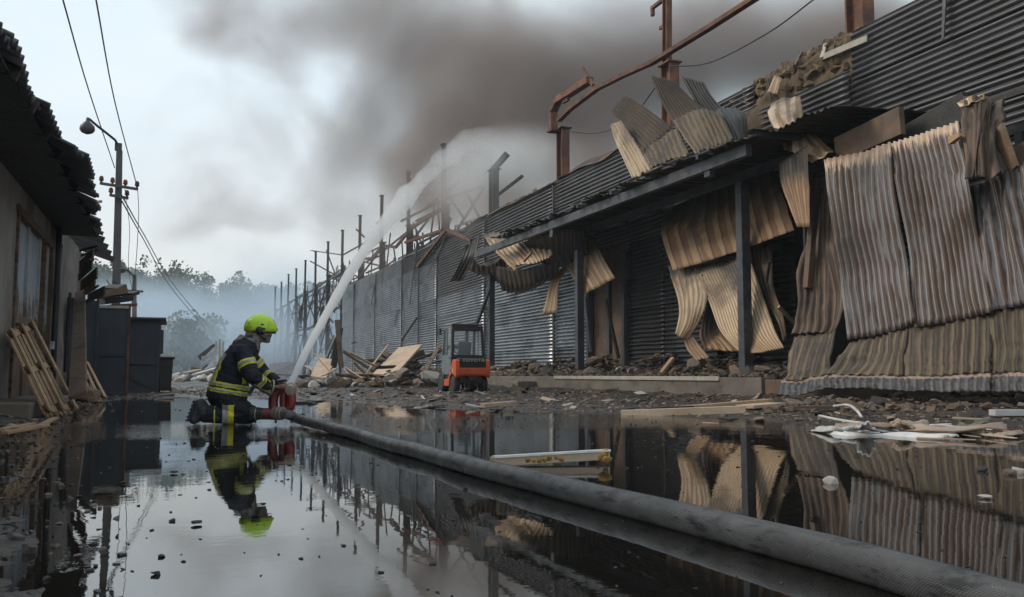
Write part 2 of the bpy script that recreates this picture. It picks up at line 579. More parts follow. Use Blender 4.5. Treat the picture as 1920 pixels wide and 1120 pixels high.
MT['steel_blue'] = surf('painted_steel', [(.3, (.035, .038, .044)), (.7, (.10, .105, .12))], 2.5, rough=(.4, .65), metal=.2, stain=((.02, .017, .015), 1.5, .55, .75))
MT['concrete'] = surf('dock_concrete', [(.25, (.09, .074, .06)), (.55, (.16, .135, .11)), (.8, (.23, .20, .165))], 1.2, (1, 1, 1.6), (.55, .85), stain=((.05, .042, .036), 1.6, .55, .72), bmp=(30, .4, .006))
MT['concrete_pale'] = surf('pale_concrete', [(.3, (.30, .27, .23)), (.7, (.46, .42, .36))], 3, rough=(.6, .9), stain=((.08, .06, .05), 3, .6, .75))
MT['plaster'] = surf('old_plaster', [(.25, (.20, .18, .16)), (.5, (.32, .29, .255)), (.78, (.43, .39, .345))], 1.1, (1, 1, .7), (.8, 1), stain=((.06, .05, .042), .8, .5, .75), bmp=(26, 1.0, .03), fine=.55)
MT['wood'] = surf('pale_timber', [(.3, (.27, .165, .085)), (.7, (.44, .29, .165))], 2.5, (1, 1, 6), (.6, .85), stain=((.10, .06, .035), 2.5, .6, .8))
MT['wood_dark'] = surf('weathered_timber', [(.3, (.075, .045, .028)), (.7, (.17, .105, .065))], 2.5, (1, 1, 5), (.65, .9), stain=((.02, .016, .013), 1.6, .5, .7))
MT['char'] = surf('charred_timber', [(.3, (.010, .009, .009)), (.7, (.035, .03, .027))], 4, rough=(.5, .9), bmp=(30, .8, .01))
MT['board'] = surf('tan_board', [(.25, (.33, .235, .16)), (.7, (.50, .385, .275))], 1.7, rough=(.6, .85), stain=((.12, .08, .055), 1.4, .58, .8))
MT['board_brown'] = surf('scorched_board', [(.25, (.075, .045, .03)), (.7, (.19, .12, .075))], 1.7, rough=(.6, .85), stain=((.025, .018, .014), 1.4, .5, .75))
MT['insul'] = surf('burnt_insulation', [(.25, (.06, .042, .028)), (.5, (.15, .105, .065)), (.8, (.27, .19, .115))], 4, rough=(.85, 1), bmp=(22, 1, .03), stain=((.02, .016, .013), 2, .52, .7))
MT['rubble'] = surf('broken_masonry', [(.25, (.09, .068, .052)), (.55, (.19, .15, .118)), (.8, (.31, .25, .20))], 5, rough=(.7, .95), bmp=(30, .9, .02), stain=((.03, .024, .02), 4, .56, .72), vary=.35)
MT['rubble_pink'] = surf('broken_brick', [(.25, (.10, .06, .042)), (.7, (.235, .155, .11))], 5, rough=(.7, .95), bmp=(30, .9, .02), stain=((.04, .03, .025), 4, .6, .75), vary=.3)
MT['rubble_dark'] = surf('sooty_rubble', [(.25, (.018, .016, .014)), (.7, (.065, .055, .047))], 5, rough=(.35, .8), bmp=(30, .9, .02), vary=.3)
MT['white'] = surf('white_plastic', [(.3, (.42, .41, .40)), (.7, (.66, .65, .63))], 3, rough=(.35, .6), stain=((.16, .12, .09), 2.5, .62, .8))
MT['pinkish'] = surf('heat_stained_plastic', [(.3, (.27, .17, .11)), (.7, (.43, .34, .27))], 2.5, rough=(.4, .7), stain=((.25, .10, .045), 2.2, .55, .7))
MT['rubber'] = plain('black_rubber', (.022, .022, .023), .7)
MT['black'] = plain('black_plastic', (.018, .018, .02), .45)
MT['dark_paint'] = surf('dark_blue_paint', [(.3, (.016, .02, .028)), (.7, (.035, .043, .056))], 1.4, rough=(.4, .65), metal=.1, stain=((.05, .028, .018), 1.8, .6, .78))
MT['wire'] = plain('wire', (.02, .02, .022), .6)
# ================================================================== ground, water
def sstep(a, b, x):
    t = np.clip((np.asarray(x, float) - a) / (b - a), 0, 1)
    return t * t * (3 - 2 * t)

def ground_h(x, y):
    x = np.asarray(x, float); y = np.asarray(y, float)
    n = fbm(x * .35, y * .22, 0, 3, 4)
    xl = np.interp(y, [-20, 0, 2.2, 3.2, 4.2, 6, 9, 18, 24, 60], [-.1, -.1, -.30, -.52, -.95, -1.3, -1.5, -1.55, -1.2, -1.0]) + .28 * vn(x * .0, y * .9, 0, 8)
    xr = np.interp(y, [-20, 4, 7, 9, 11, 13.5, 17, 22, 24], [7.6, 7.2, 6.7, 6.3, 5.6, 4.8, 3.6, 1.6, .4]) + .55 * vn(x * 0, y * .55, 0, 12)
    d = np.minimum(np.minimum(x - xl, xr - x), (22.4 - y) * .8)
    h = -.05 * np.tanh(d / .9)
    h = h + .010 * n + .009 * fbm(x * 2.2, y * 1.6, 0, 21, 3)
    h = h + .022 * np.abs(fbm(x * 5, y * 4, 0, 44, 3)) * sstep(.1, -.5, x) * sstep(9, 5, y)
    # rubbish heaped along the shed foot and the dock foot
    h = h + .05 * sstep(-1.2, -2.6, x) * (1 + .8 * fbm(x * 1.5, y * 1.2, 0, 33, 3))
    h = h + .06 * sstep(8.3, 10.6, x) * sstep(3, 9, y) * (1 + .8 * fbm(x * 1.2, y * 1.0, 0, 34, 4))
    h = h + .10 * sstep(26, 50, y) * (1 + .5 * fbm(x * .4, y * .3, 0, 35, 3))
    return h

def axis(lo, hi, f):
    r = [lo]
    while r[-1] < hi: r.append(r[-1] + f(r[-1]))
    return np.array(r)
gx = axis(-400, 400, lambda t: .07 if -3.2 < t < 8 else (.12 if 7 < t < 13 else min(40, .12 + .16 * (abs(t - 5) - 6 if abs(t - 5) > 6 else 0))))
gy = axis(-60, 900, lambda t: .05 if .8 < t < 6 else (.05 + .011 * (t - 6) if 6 <= t < 60 else (min(30, .6 + .12 * (t - 60)) if t >= 60 else max(.06, min(8, .3 * (.8 - t))))))
GX, GY = np.meshgrid(gx, gy)
GZ = ground_h(GX, GY)
me = bpy.data.meshes.new('ground')
idx = np.arange(GX.size).reshape(GX.shape)
me.from_pydata(np.stack([GX.ravel(), GY.ravel(), GZ.ravel()], 1).tolist(), [],
               np.stack([idx[:-1, :-1].ravel(), idx[:-1, 1:].ravel(), idx[1:, 1:].ravel(), idx[1:, :-1].ravel()], 1).tolist())
me.polygons.foreach_set('use_smooth', [True] * len(me.polygons))
m, nt, b = new_mat('wet_asphalt')
v = vec(nt, rnd=False)
n1 = noise(nt, v, .6, 8, .65)
c = ramp(nt, n1, [(.3, (.014, .011, .0085)), (.5, (.036, .027, .020)), (.72, (.080, .056, .040))])
n2 = noise(nt, v, 24, 6, .8)
c = mixc(nt, .7, c, ramp(nt, n2, [(.3, .25), (.7, 1.25)]), 'MULTIPLY')
n3 = noise(nt, v, 3.1, 6, .7)
c = mixc(nt, ramp(nt, n3, [(.55, 0.0), (.72, .55)]), c, (.10, .075, .055))
nt.links.new(c, b.inputs['Base Color'])
nt.links.new(ramp(nt, noise(nt, v, 1.7, 7, .7), [(.38, .10), (.6, .75)]), b.inputs['Roughness'])
bump(nt, b, n2, .8, .02)
b.inputs['Specular IOR Level'].default_value = .35
me.materials.append(m)
g = place('ground', me)
tag(g, 'wet asphalt lane littered with mud and grit', kind='structure')

# flood water: one level sheet; the asphalt rises through it along the edges
m, nt, b = new_mat('flood_water')
b.inputs['Base Color'].default_value = (.010, .0085, .007, 1)
b.inputs['IOR'].default_value = 3.3
b.inputs['Roughness'].default_value = .012
v = vec(nt, (1, 1.0, 1), rnd=False)
w1 = noise(nt, vec(nt, (.9, 1.0, 1), rnd=False), 3.2, 3, .5)
w2 = noise(nt, vec(nt, (1.0, 1.6, 1), rnd=False), 13, 3, .55)
gy_ = nt.nodes.new('ShaderNodeSeparateXYZ'); nt.links.new(v, gy_.inputs[0])
band_ = ramp(nt, math_(nt, 'DIVIDE', gy_.outputs[1], 20.0), [(.0, 0.0), (.40, 0.0), (.45, 1.0), (.53, 1.0), (.60, 0.0)])
w3 = noise(nt, vec(nt, (.8, 5.0, 1), rnd=False), 3.0, 4, .6)
b.inputs['Roughness'].default_value = .01
nt.links.new(ramp(nt, noise(nt, v, 1.1, 6, .72, .8), [(.56, .006), (.76, .08)]), b.inputs['Roughness'])
calm = ramp(nt, noise(nt, v, .55, 3, .5), [(.42, .05), (.66, 1.0)])
hgt = math_(nt, 'ADD', math_(nt, 'MULTIPLY', w1, .55), math_(nt, 'MULTIPLY', math_(nt, 'MULTIPLY', w2, calm), .30))
hgt = math_(nt, 'ADD', hgt, math_(nt, 'MULTIPLY', math_(nt, 'MULTIPLY', w3, band_), 1.6))
hgt = math_(nt, 'MULTIPLY', hgt, ramp(nt, math_(nt, 'DIVIDE', gy_.outputs[1], 20.0), [(.12, .35), (.42, 1.0)]))
bump(nt, b, hgt, .24, .010)
MT['water'] = m
wx = axis(-3.4, 9.5, lambda t: .5); wy = axis(-12, 26, lambda t: .5)
WX, WY = np.meshgrid(wx, wy)
idx = np.arange(WX.size).reshape(WX.shape)
me = bpy.data.meshes.new('flood_water')
me.from_pydata(np.stack([WX.ravel(), WY.ravel(), WX.ravel() * 0], 1).tolist(), [],
               np.stack([idx[:-1, :-1].ravel(), idx[:-1, 1:].ravel(), idx[1:, 1:].ravel(), idx[1:, :-1].ravel()], 1).tolist())
me.materials.append(m)
wo = place('water', me)
tag(wo, 'still dark flood water standing on the lane', kind='structure')

# ================================================================== warehouse on the right
WX0 = 14.0                        # face of the main wall
TOP = 8.2
BAY = 8.3
Y0 = 15.1
wh = thing('warehouse', (WX0, 30, 0), 'long burnt out warehouse of ribbed metal sheets with bare rusted columns above', 'warehouse')
rnd = random.Random(4)

def col_y(k): return Y0 + .4 + BAY * k

def wall_panel(y0, y1, z0, z1, mat, seed, crumple=.02, dx=0.0, tilt=0.0, prof=prof_sin, ragged=(0, 0)):
    n = max(2, round((z1 - z0) / .14))
    rows = []
    y1 = y1 + .07
    for t in (0, .33, .67, 1):
        y = y0 + (y1 - y0) * t
        jx = rnd.uniform(-.015, .015)
        rows.append([(WX0 + dx + jx + tilt * a, y, z0 + (z1 - z0) * a + rnd.uniform(-.01, .01)) for a in (0, .5, 1)])
    return sheet('wall_panel', rows, n, .032, mat, wh, nv=10, per=6, crumple=crumple, cs=1.7, seed=seed, thick=.004, ragged=ragged)

ROW = 1.1
sd = 100
for k in range(-1, 8):
    ya, yb = Y0 + BAY * k, Y0 + BAY * (k + 1)
    if k == 7: yb = ya + 5.5
    for r in range(7):
        z0 = .5 + ROW * r
        z1 = z0 + ROW + .03
        sd += 1
        if r == 6 and k == 0: continue                      # the torn-down top sheet is set below
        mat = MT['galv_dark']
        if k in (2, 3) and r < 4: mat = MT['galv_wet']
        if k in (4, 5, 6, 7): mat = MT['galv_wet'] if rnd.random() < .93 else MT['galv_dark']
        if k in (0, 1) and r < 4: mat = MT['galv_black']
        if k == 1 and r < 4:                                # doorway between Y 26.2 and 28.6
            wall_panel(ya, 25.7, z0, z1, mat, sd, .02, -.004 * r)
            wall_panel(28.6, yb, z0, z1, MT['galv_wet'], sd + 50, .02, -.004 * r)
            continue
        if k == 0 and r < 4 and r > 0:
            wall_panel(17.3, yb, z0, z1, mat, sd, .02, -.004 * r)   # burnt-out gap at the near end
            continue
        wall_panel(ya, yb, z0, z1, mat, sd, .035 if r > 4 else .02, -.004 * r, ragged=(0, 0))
# top sheet of the near bay has slipped and shows the insulation behind it
wall_panel(15.2, 18.6, 6.35, 7.35, MT['galv_dark'], 77, .05, -.07, -.02)
wall_panel(18.7, 23.3, 7.1, 8.15, MT['galv_dark'], 78, .05, -.02, .02)

# insulation and broken parapet behind the top edge
mb = MB()
for i in range(60):
    y = 15.2 + 4.6 * i / 60
    mb.rock((WX0 + .16, y, 8.22 - .08 * abs(y - 16.5) + rnd.uniform(-.12, .10)), (.2, .14 + .1 * rnd.random(), .14), 300 + i)
for i in range(60):
    y = 15.2 + 8 * rnd.random()
    mb.rock((WX0 + .1, y, 7.9 + rnd.uniform(-.5, .3) - (.3 if y > 19 else 0)), (.1, .2, .14), 400 + i)
for i in range(120):
    y = 23.5 + 32 * i / 120
    mb.rock((WX0 + .2, y, TOP - .05 + rnd.uniform(-.1, .12)), (.13, .2 + .2 * rnd.random(), .14), 500 + i)
mb.build('insulation', MT['insul'], wh)['kind'] = 'stuff'
sheet('parapet', [[(WX0 + .2, 14.95, 8.3), (WX0 + .15, 17, 8.15), (WX0 + .2, 19.6, 7.9), (WX0 + .2, 23.4, 8.0)], [(WX0 + .12, 14.95, 7.5), (WX0 + .1, 17, 7.5), (WX0 + .12, 19.6, 7.5), (WX0 + .1, 23.4, 7.6)], [(WX0 + .15, 14.95, 6.6), (WX0 + .15, 17, 6.6), (WX0 + .15, 19.6, 6.6), (WX0 + .15, 23.4, 6.9)]],
      4, 0, MT['insul'], wh, prof=prof_flat, per=14, nv=16, crumple=.18, cs=5, coct=4, seed=88, ragged=(.12, 0), thick=.12)
mb = MB().beam(on_x(1626, 72, WX0 - .09), on_x(1545, 106, WX0 - .09), .03, .14)
mb.build('flashing', MT['concrete_pale'], wh)
for (a, b_, w) in (((1548, 82), (1541, 108), .1), ((1505, 92), (1490, 122), .08)):
    MB().beam(on_x(*a, WX0 + .05), on_x(*b_, WX0 - .1), w, .03).build('torn_strip', MT['concrete_pale'], wh)
# parapet coping torn along the top
for (y0, y1, z, dz) in ((23.6, 31.2, 8.22, .1), (31.5, 39.5, 8.2, .05), (40, 47.8, 8.2, .12), (48.3, 56, 8.2, .03)):
    sheet('coping', [[(WX0 - .12, y0 + (y1 - y0) * t, z + dz * math.sin(t * 9) - .1), (WX0 + .1, y0 + (y1 - y0) * t, z + .08 + dz * math.sin(t * 9 + 1)), (WX0 + .4, y0 + (y1 - y0) * t, z + .02)] for t in (0, .25, .5, .75, 1)],
          2, .0, MT['rust_brown'] if y0 < 40 else MT['galv_dark'], wh, prof=prof_flat, per=6, nv=30, crumple=.12, cs=4, seed=int(y0))
# loose strips dangling from the wall
for (x1, y1, x2, y2, w) in ((1772, -8, 1768, 74, .09), (782, 455, 768, 572, .22), (706, 512, 696, 572, .25), (720, 480, 716, 540, .12), (838, 440, 800, 520, .1), (1440, 150, 1446, 190, .12)):
    MB().beam(on_x(x1, y1, WX0 - .12), on_x(x2, y2, WX0 - .2), .04, w, taper=.6).build('torn_strip', MT['steel_grey'], wh)
# dark vertical seams = cover strips nailed over joints
for k in range(2, 8):
    for off in ((0.0, 4.0) if k == 4 else (0.0,)):
        y = Y0 + BAY * k + off
        MB().box((WX0 - .075, y, 4.3), (.04, .12, 7.6)).build('cover_strip', MT['steel_grey'], wh)

# columns: thick built-up lower shaft, thin post above
def column(k, bent=False, broken=False):
    y = col_y(k)
    x = WX0 + .55
    mat = MT['steel_rust'] if k < 3 else MT['steel_grey']
    base = 4 if k < 8 else 0.0
    j = rnd.uniform(-.15, .15)
    mb = MB().hbeam((x, y, base), (x, y, 10.5 + j), .34, .56, .05, (0, 1, 0))
    mb.box((x, y, 10.53 + j), (.5, .7, .05))
    c = mb.build('column', mat, wh)
    if broken:
        MB().beam((x - .1, y, 10.6), (x + .5, y - .6, 11.4), .2, .26).build('post', mat, c)
    elif bent:
        p = [on_x(q[0], q[1], WX0 + .3) for q in ((1037, 245), (1037, 208), (1046, 188), (1062, 178), (1106, 150))]
        m2 = MB()
        for a, b_ in zip(p[:-1], p[1:]): m2.beam(a, b_, .26, .3, (1, 0, 0))
        m2.beam(on_x(1092, 128, WX0 + .3), on_x(1112, 160, WX0 + .3), .12, .1, (1, 0, 0))
        m2.beam(on_x(1056, 190, WX0 + .3), on_x(1066, 184, WX0 + .3), .2, .12, (1, 0, 0))
        m2.box(on_x(1040, 246, WX0 + .3), (.5, .5, .08))
        m2.build('post', mat, c)
    else:
        xx = x - .1
        h = 14.2 + rnd.uniform(-.2, .15)
        lean = rnd.uniform(-.12, .12)
        m2 = MB().hbeam((xx, y, 10.5 + j), (xx, y + lean, h), .2, .27, .04, (0, 1, 0))
        m2.box((xx - .02, y + lean, h - .04), (.3, .42, .07))
        m2.box((xx, y + .28, 11.4 + rnd.random()), (.08, .25, .1))
        if k == 1:
            m2.box((xx, y + .45, 12.65), (.12, .9, .1)); m2.box((xx, y + .85, 12.5), (.1, .12, .25)); m2.box((xx, y - .25, 12.95), (.12, .5, .1))
        m2.build('post', mat, c)
    return c
for k in range(0, 16): column(k, k == 2, k == 3)

# rail over the columns, sagging in the first bays
pts = [(1048, 226), (1070, 204), (1120, 166), (1170, 141), (1222, 118), (1250, 101), (1330, 52), (1420, -6), (1500, -60)]
mb = MB()
pp = [on_x(a, b_, WX0 + .32) for a, b_ in pts]
for a, b_ in zip(pp[:-1], pp[1:]): mb.beam(a, b_, .13, .2, (1, 0, 0))
mb.build('rail', MT['steel_rust'], wh)
for k in range(4, 15):
    ya, yb = col_y(k), col_y(k + 1)
    for z in ((10.3,) if k < 7 else (10.2, 8.6, 6.0)):
        if rnd.random() < .15: continue
        s = rnd.uniform(-.7, .2) if k < 7 else rnd.uniform(-.15, .15)
        m2 = MB().beam((WX0 + .6, ya, z), (WX0 + .6, (ya + yb) / 2, z + s), .14, .2).beam((WX0 + .6, (ya + yb) / 2, z + s), (WX0 + .6, yb, z), .14, .2)
        m2.build('rail', MT['steel_grey'] if k > 4 else MT['steel_rust'], wh)
    if k >= 6:
        for z0, z1 in (((0.3, 5.9), (6.1, 10.1)) if k >= 8 else ((8.7, 10.1),)):
            m2 = MB().beam((WX0 + .62, ya, z0), (WX0 + .62, yb, z1), .12, .12)
            m2.beam((WX0 + .48, yb, z0), (WX0 + .48, ya, z1), .12, .12)
            m2.build('cross_brace', MT['steel_grey'], wh)
# second row of columns inside, seen through the open frame
for k in range(5, 15):
    y = col_y(k) + 1.5
    m2 = MB()
    for dx in (-.35, .35): m2.beam((WX0 + 7 + dx, y, 0), (WX0 + 7 + dx, y, 10.2), .16, .16)
    for i in range(9): m2.beam((WX0 + 7 - .35 + .7 * (i % 2), y, .6 + i), (WX0 + 7 + .35 - .7 * (i % 2), y, 1.6 + i), .07, .07)
    m2.build('lattice_column', MT['steel_grey'], wh)
for k in range(4, 12):
    ya, yb = col_y(k), col_y(k + 1)
    for xo in (.7, 3.6):
        for z in (9.0, 9.9, 10.4):
            if rnd.random() < .25: continue
            s = rnd.uniform(-.25, .25)
            MB().beam((WX0 + xo, ya + rnd.uniform(0, 2), z + s), (WX0 + xo, yb - rnd.uniform(0, 3), z + rnd.uniform(-.3, .3)), .1, .12).build('rail', MT['steel_grey'], wh)
        for i in range(4):
            y = ya + (yb - ya) * (i + rnd.random()) / 4
            MB().beam((WX0 + xo, y, 8.0), (WX0 + xo, y + rnd.uniform(-1.6, 1.6), rnd.uniform(9.6, 11.2)), .08, .1).build('girder', MT['steel_grey'], wh)
# twisted girders and burnt sheets caught in the open frame
for k in range(7, 15):
    y = col_y(k)
    for i in range(5):
        a = Vector((WX0 + rnd.uniform(.2, 6), y + rnd.uniform(-4, 4), rnd.uniform(.5, 10)))
        b_ = a + Vector((rnd.uniform(-2, 4), rnd.uniform(-5, 5), rnd.uniform(-3, 3)))
        MB().beam(a, b_, rnd.uniform(.1, .2), rnd.uniform(.12, .3)).build('girder', MT['steel_grey' if i % 3 else 'steel_rust'], wh)
    for i in range(2):
        ya = y + rnd.uniform(0, 6); za = rnd.uniform(4, 9.5); w = rnd.uniform(.8, 2.4); h_ = rnd.uniform(1.5, 4)
        x_ = WX0 + rnd.uniform(.2, 1.2)
        sheet('burnt_sheet', [[(x_, ya, za), (x_ + .2, ya + w / 2, za + .2), (x_, ya + w, za)], [(x_ - .3, ya + .2, za - h_ / 2), (x_ + .1, ya + w / 2, za - h_ / 2), (x_, ya + w * .8, za - h_ / 2)], [(x_ + .2, ya + .4, za - h_), (x_ - .2, ya + w / 2, za - h_), (x_ + .1, ya + w * .7, za - h_ * .9)]],
              4, .03, MT['black_sheet' if i else 'galv_dark'], wh, nv=6, per=4, crumple=.2, seed=k * 7 + i)
# collapsed roof trusses behind the wall
tr = [((752, 415), (838, 372)), ((838, 372), (905, 350)), ((770, 455), (812, 400)), ((795, 470), (775, 418)), ((822, 470), (846, 408)), ((858, 430), (908, 352)),
      ((800, 388), (862, 340)), ((870, 410), (835, 360)), ((905, 420), (870, 352)), ((668, 430), (690, 452)), ((640, 480), (690, 452)), ((583, 470), (640, 478)),
      ((582, 490), (636, 520)), ((640, 480), (655, 540)), ((612, 470), (640, 545)), ((720, 470), (770, 430)), ((935, 365), (980, 330)), ((768, 430), (790, 470))]
for i, (a, b_) in enumerate(tr):
    X = WX0 + .9 + .5 * (i % 4)
    MB().beam(on_x(*a, X), on_x(*b_, X + .8), .11, .13).build('roof_truss', MT['steel_grey'] if i % 3 else MT['steel_rust'], wh)
for (a, b_) in (((830, 432), (760, 455)), ((838, 430), (884, 452)), ((836, 432), (783, 500)), ((706, 420), (712, 415))):
    MB().beam(on_x(*a, WX0 - .3), on_x(*b_, WX0 - .15), .14, .16).build('fallen_brace', MT['steel_rust'], wh)

# doorway in the dock wall
mb = MB().box((WX0 + .12, 27.15, 2.75), (.06, 3.1, 4.6))
d = mb.build('door', MT['board_brown'], wh)
MB().box((WX0 + .03, 27.2, 2.55), (.10, .22, 2.5)).build('batten', MT['steel_grey'], d)
for y in (25.8, 28.5): MB().box((WX0 - .06, y, 2.6), (.22, .16, 4.2)).build('door_jamb', MT['steel_grey'], wh)
# charred back room seen through the burnt-out gap
mb = MB().box((WX0 + 3, 13.5, 2.8), (.1, 9, 5.4)).box((WX0 + 1.5, 9.05, 2.8), (3, .1, 5.4)).box((WX0 + 1.5, 18.1, 2.8), (2.9, .1, 5.4)).box((WX0 + 1.5, 13.5, 5.6), (3.1, 9, .1))
mb.build('inner_wall', MT['char'], wh)

# ------------------------------------------------------------------ loading dock
DX, DH = 11.5, .50
dock = thing('loading_dock', (DX, 24, 0), 'concrete loading dock under the sagging canopy with chipped pale edge', 'loading dock')
MB().box((DX + 1.24, 26.7, DH / 2 - .1), (2.48, 22.6, DH + .2)).build('platform', MT['concrete'], dock, bevel=.015)
MB().box((DX - .012, 21.5, DH - .03), (.05, 9.2, .1)).build('edge_strip', MT['concrete_pale'], dock, bevel=.01)
MB().box((DX + 1.25, 14.1, DH / 2 - .12), (2.4, 2.5, DH + .16)).build('end_block', MT['board_brown'], dock, bevel=.02)
MB().box((DX - .35, 28.2, .16), (.66, 1.1, .36)).build('step', MT['concrete'], dock, bevel=.02)

# ------------------------------------------------------------------ canopy over the dock
can = thing('loading_canopy', (12.4, 25, 0), 'sagging steel canopy over the loading dock on three square posts', 'canopy')
BX, BZ, PXX = 11.35, 5.30, 12.6
for px in (1399, 1087, 921):
    p = on_x(px, 700, PXX)
    MB().box((PXX, p.y, (5.15 + DH) / 2), (.24, .24, 5.15 - DH)).build('post', MT['steel_blue'], can, bevel=.01)
pa, pb = on_x(893, 478, BX), on_x(1404, 281, BX)
MB().beam(pa, pb, .16, .26, (0, 0, 1)).build('front_beam', MT['steel_blue'], can, bevel=.01)
for px in (1330, 1037):
    p = on_x(px, 320 if px == 1330 else 436, BX + .02)
    MB().box(p, (.14, .22, .3)).build('bracket', MT['steel_blue'], can)
pb2 = Vector((PXX, pb.y - .8, pb.z - .04)); pa2 = Vector((PXX, pa.y + 2.4, pa.z - .1))
MB().beam(pa2, pb2, .16, .2).build('rear_beam', MT['steel_grey'], can)
for i in range(8):
    t = i / 7
    y = pb.y - .6 + (pa.y - 3.2 - pb.y) * t
    z = pb.z + (pa.z - pb.z) * t + .16
    MB().beam((BX - .3, y, z), (13.9, y, z + .05), .1, .1).build('rafter', MT['steel_grey'], can)
# roof sheets, ridges across the lane, front edge eaten away
yy = pb.y - 2.6
i = 0
while yy < pa.y - 4.2:
    w = 1.9
    zz = pb.z + (pa.z - pb.z) * (yy - pb.y) / (pa.y - pb.y) + .29
    s1, s2, s3 = [rnd.uniform(-.07, .05) for _ in range(3)]
    rag = .15 if i > 0 else .02
    x0 = BX - .55 if i else BX - .1
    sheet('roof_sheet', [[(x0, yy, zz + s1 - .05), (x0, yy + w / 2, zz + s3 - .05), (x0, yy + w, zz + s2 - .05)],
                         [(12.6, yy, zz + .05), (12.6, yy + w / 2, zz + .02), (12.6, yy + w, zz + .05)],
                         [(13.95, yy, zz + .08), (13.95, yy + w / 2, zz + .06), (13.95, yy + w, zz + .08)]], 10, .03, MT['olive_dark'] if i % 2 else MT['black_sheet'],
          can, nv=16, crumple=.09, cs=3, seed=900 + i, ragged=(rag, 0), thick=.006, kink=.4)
    yy += w - .12
    i += 1
MB().beam(on_x(919, 540, PXX - .2), on_x(890, 618, PXX - .5), .12, .12).build('brace', MT['steel_grey'], can)
# ================================================================== torn sheets, all hanging or standing where the fire left them
def pts_x(rows):
    """rows of (px, py, X): a point on the sight line at the plane X"""
    return [[on_x(*p) for p in row] for row in rows]

def torn(name, label, rows, n, amp, mat, cat='metal sheet', group=None, **k):
    P = pts_x(rows)
    loc = P[-1][0]
    o = sheet(name, P, n, amp, MT[mat], None, loc, **k)
    return tag(o, label, cat, group)

G1 = 'torn sheets standing on the canopy edge'
torn('upright_sheet', 'pale ribbed sheet standing at the far end of the torn canopy sheets', [[(1142, 236, 11.5), (1163, 226, 11.4)], [(1160, 285, 11.3), (1196, 275, 11.25)], [(1184, 336, 11.0), (1224, 322, 11.0)]], 6, .03, 'cream_sheet', group=G1, nv=20, crumple=.05, seed=1, ragged=(0, .08), kink=.5)
torn('upright_sheet', 'olive sheet with a square corner bent up towards the smoke', [[(1144, 208, 12.2), (1173, 179, 12.4)], [(1175, 245, 11.8), (1215, 206, 12.0)], [(1208, 287, 11.2), (1262, 240, 11.6)]], 9, .03, 'olive_char', group=G1, nv=20, crumple=.06, seed=2, kink=.6)
torn('upright_sheet', 'tan olive sheet low on the canopy edge between pale sheet and brown sheet', [[(1203, 284, 11.2), (1268, 236, 11.3)], [(1222, 318, 11.0), (1292, 292, 11.0)]], 8, .03, 'olive_sheet', group=G1, nv=16, crumple=.05, seed=3, ragged=(0, .1), kink=.5)
torn('upright_sheet', 'tallest charred sheet of the canopy, leaning against the rusty column', [[(1218, 138, 11.9), (1264, 152, 12.0)], [(1240, 190, 11.7), (1302, 190, 11.8)], [(1266, 236, 11.4), (1340, 215, 11.5)]], 10, .03, 'olive_char', group=G1, nv=20, crumple=.07, seed=4, ragged=(.05, 0), kink=.6)
torn('upright_sheet', 'second charred upright sheet right of the tallest one', [[(1278, 142, 12.2), (1316, 150, 12.3)], [(1297, 180, 12.1), (1336, 182, 12.2)], [(1313, 214, 11.9), (1362, 212, 12.0)]], 7, .03, 'black_sheet', group=G1, nv=16, crumple=.06, seed=5, ragged=(.05, 0), kink=.5)
torn('upright_sheet', 'brown ribbed sheet with scalloped lower edge on the canopy front', [[(1262, 226, 11.35), (1305, 205, 11.4), (1346, 208, 11.4)], [(1284, 262, 11.1), (1325, 248, 11.1), (1364, 240, 11.15)], [(1302, 291, 10.9), (1338, 280, 10.9), (1376, 264, 10.95)]], 9, .035, 'olive_sheet', group=G1, nv=18, crumple=.06, seed=6, ragged=(0, .08), kink=.6)
torn('upright_sheet', 'black curled sheet at the near end of the torn canopy sheets', [[(1336, 210, 11.6), (1362, 200, 11.9), (1388, 204, 12.3)], [(1352, 238, 11.3), (1378, 222, 11.6), (1401, 226, 12.2)], [(1372, 266, 11.1), (1390, 262, 11.4), (1400, 263, 12.0)]], 7, .025, 'black_sheet', group=G1, nv=16, crumple=.08, seed=7, kink=.5)

# collapsed far end of the canopy
G2 = 'collapsed sheets at the far end of the canopy'
torn('drooping_sheet', 'pale ribbed sheet sagging under the far end of the canopy beam', [[(905, 440, 12.4), (950, 436, 12.6), (1000, 442, 12.8)], [(925, 468, 11.9), (975, 462, 12.0), (1034, 468, 12.2)], [(955, 500, 11.6), (1000, 492, 11.7), (1032, 482, 11.9)]], 11, .035, 'cream_sheet', group=G2, nv=18, crumple=.08, seed=11, kink=.6)
torn('drooping_sheet', 'dark broken sheet drooping from the far tip of the canopy', [[(872, 462, 11.6), (900, 440, 12.2)], [(862, 492, 11.4), (893, 478, 11.8)], [(842, 530, 11.3), (868, 524, 11.5)]], 5, .03, 'black_sheet', group=G2, nv=14, crumple=.1, seed=12, kink=.6)
torn('drooping_sheet', 'scorched olive sheet hanging low beneath the canopy beside the pale sheet', [[(930, 500, 11.9), (985, 505, 12.1), (1050, 490, 12.4)], [(935, 528, 12.1), (990, 535, 12.3), (1045, 515, 12.6)], [(940, 545, 12.4), (985, 548, 12.7), (1025, 525, 13.0)]], 12, .03, 'olive_dark', group=G2, nv=14, crumple=.09, seed=13, kink=.6)
torn('drooping_sheet', 'broad sooty sheet folded back under the middle of the canopy', [[(985, 446, 11.6), (1060, 432, 11.7), (1095, 430, 12.0)], [(1000, 478, 12.2), (1060, 472, 12.4), (1100, 462, 12.6)], [(1030, 505, 13.0), (1070, 500, 13.2), (1110, 490, 13.4)]], 12, .03, 'black_sheet', group=G2, nv=14, crumple=.09, seed=14, kink=.5)
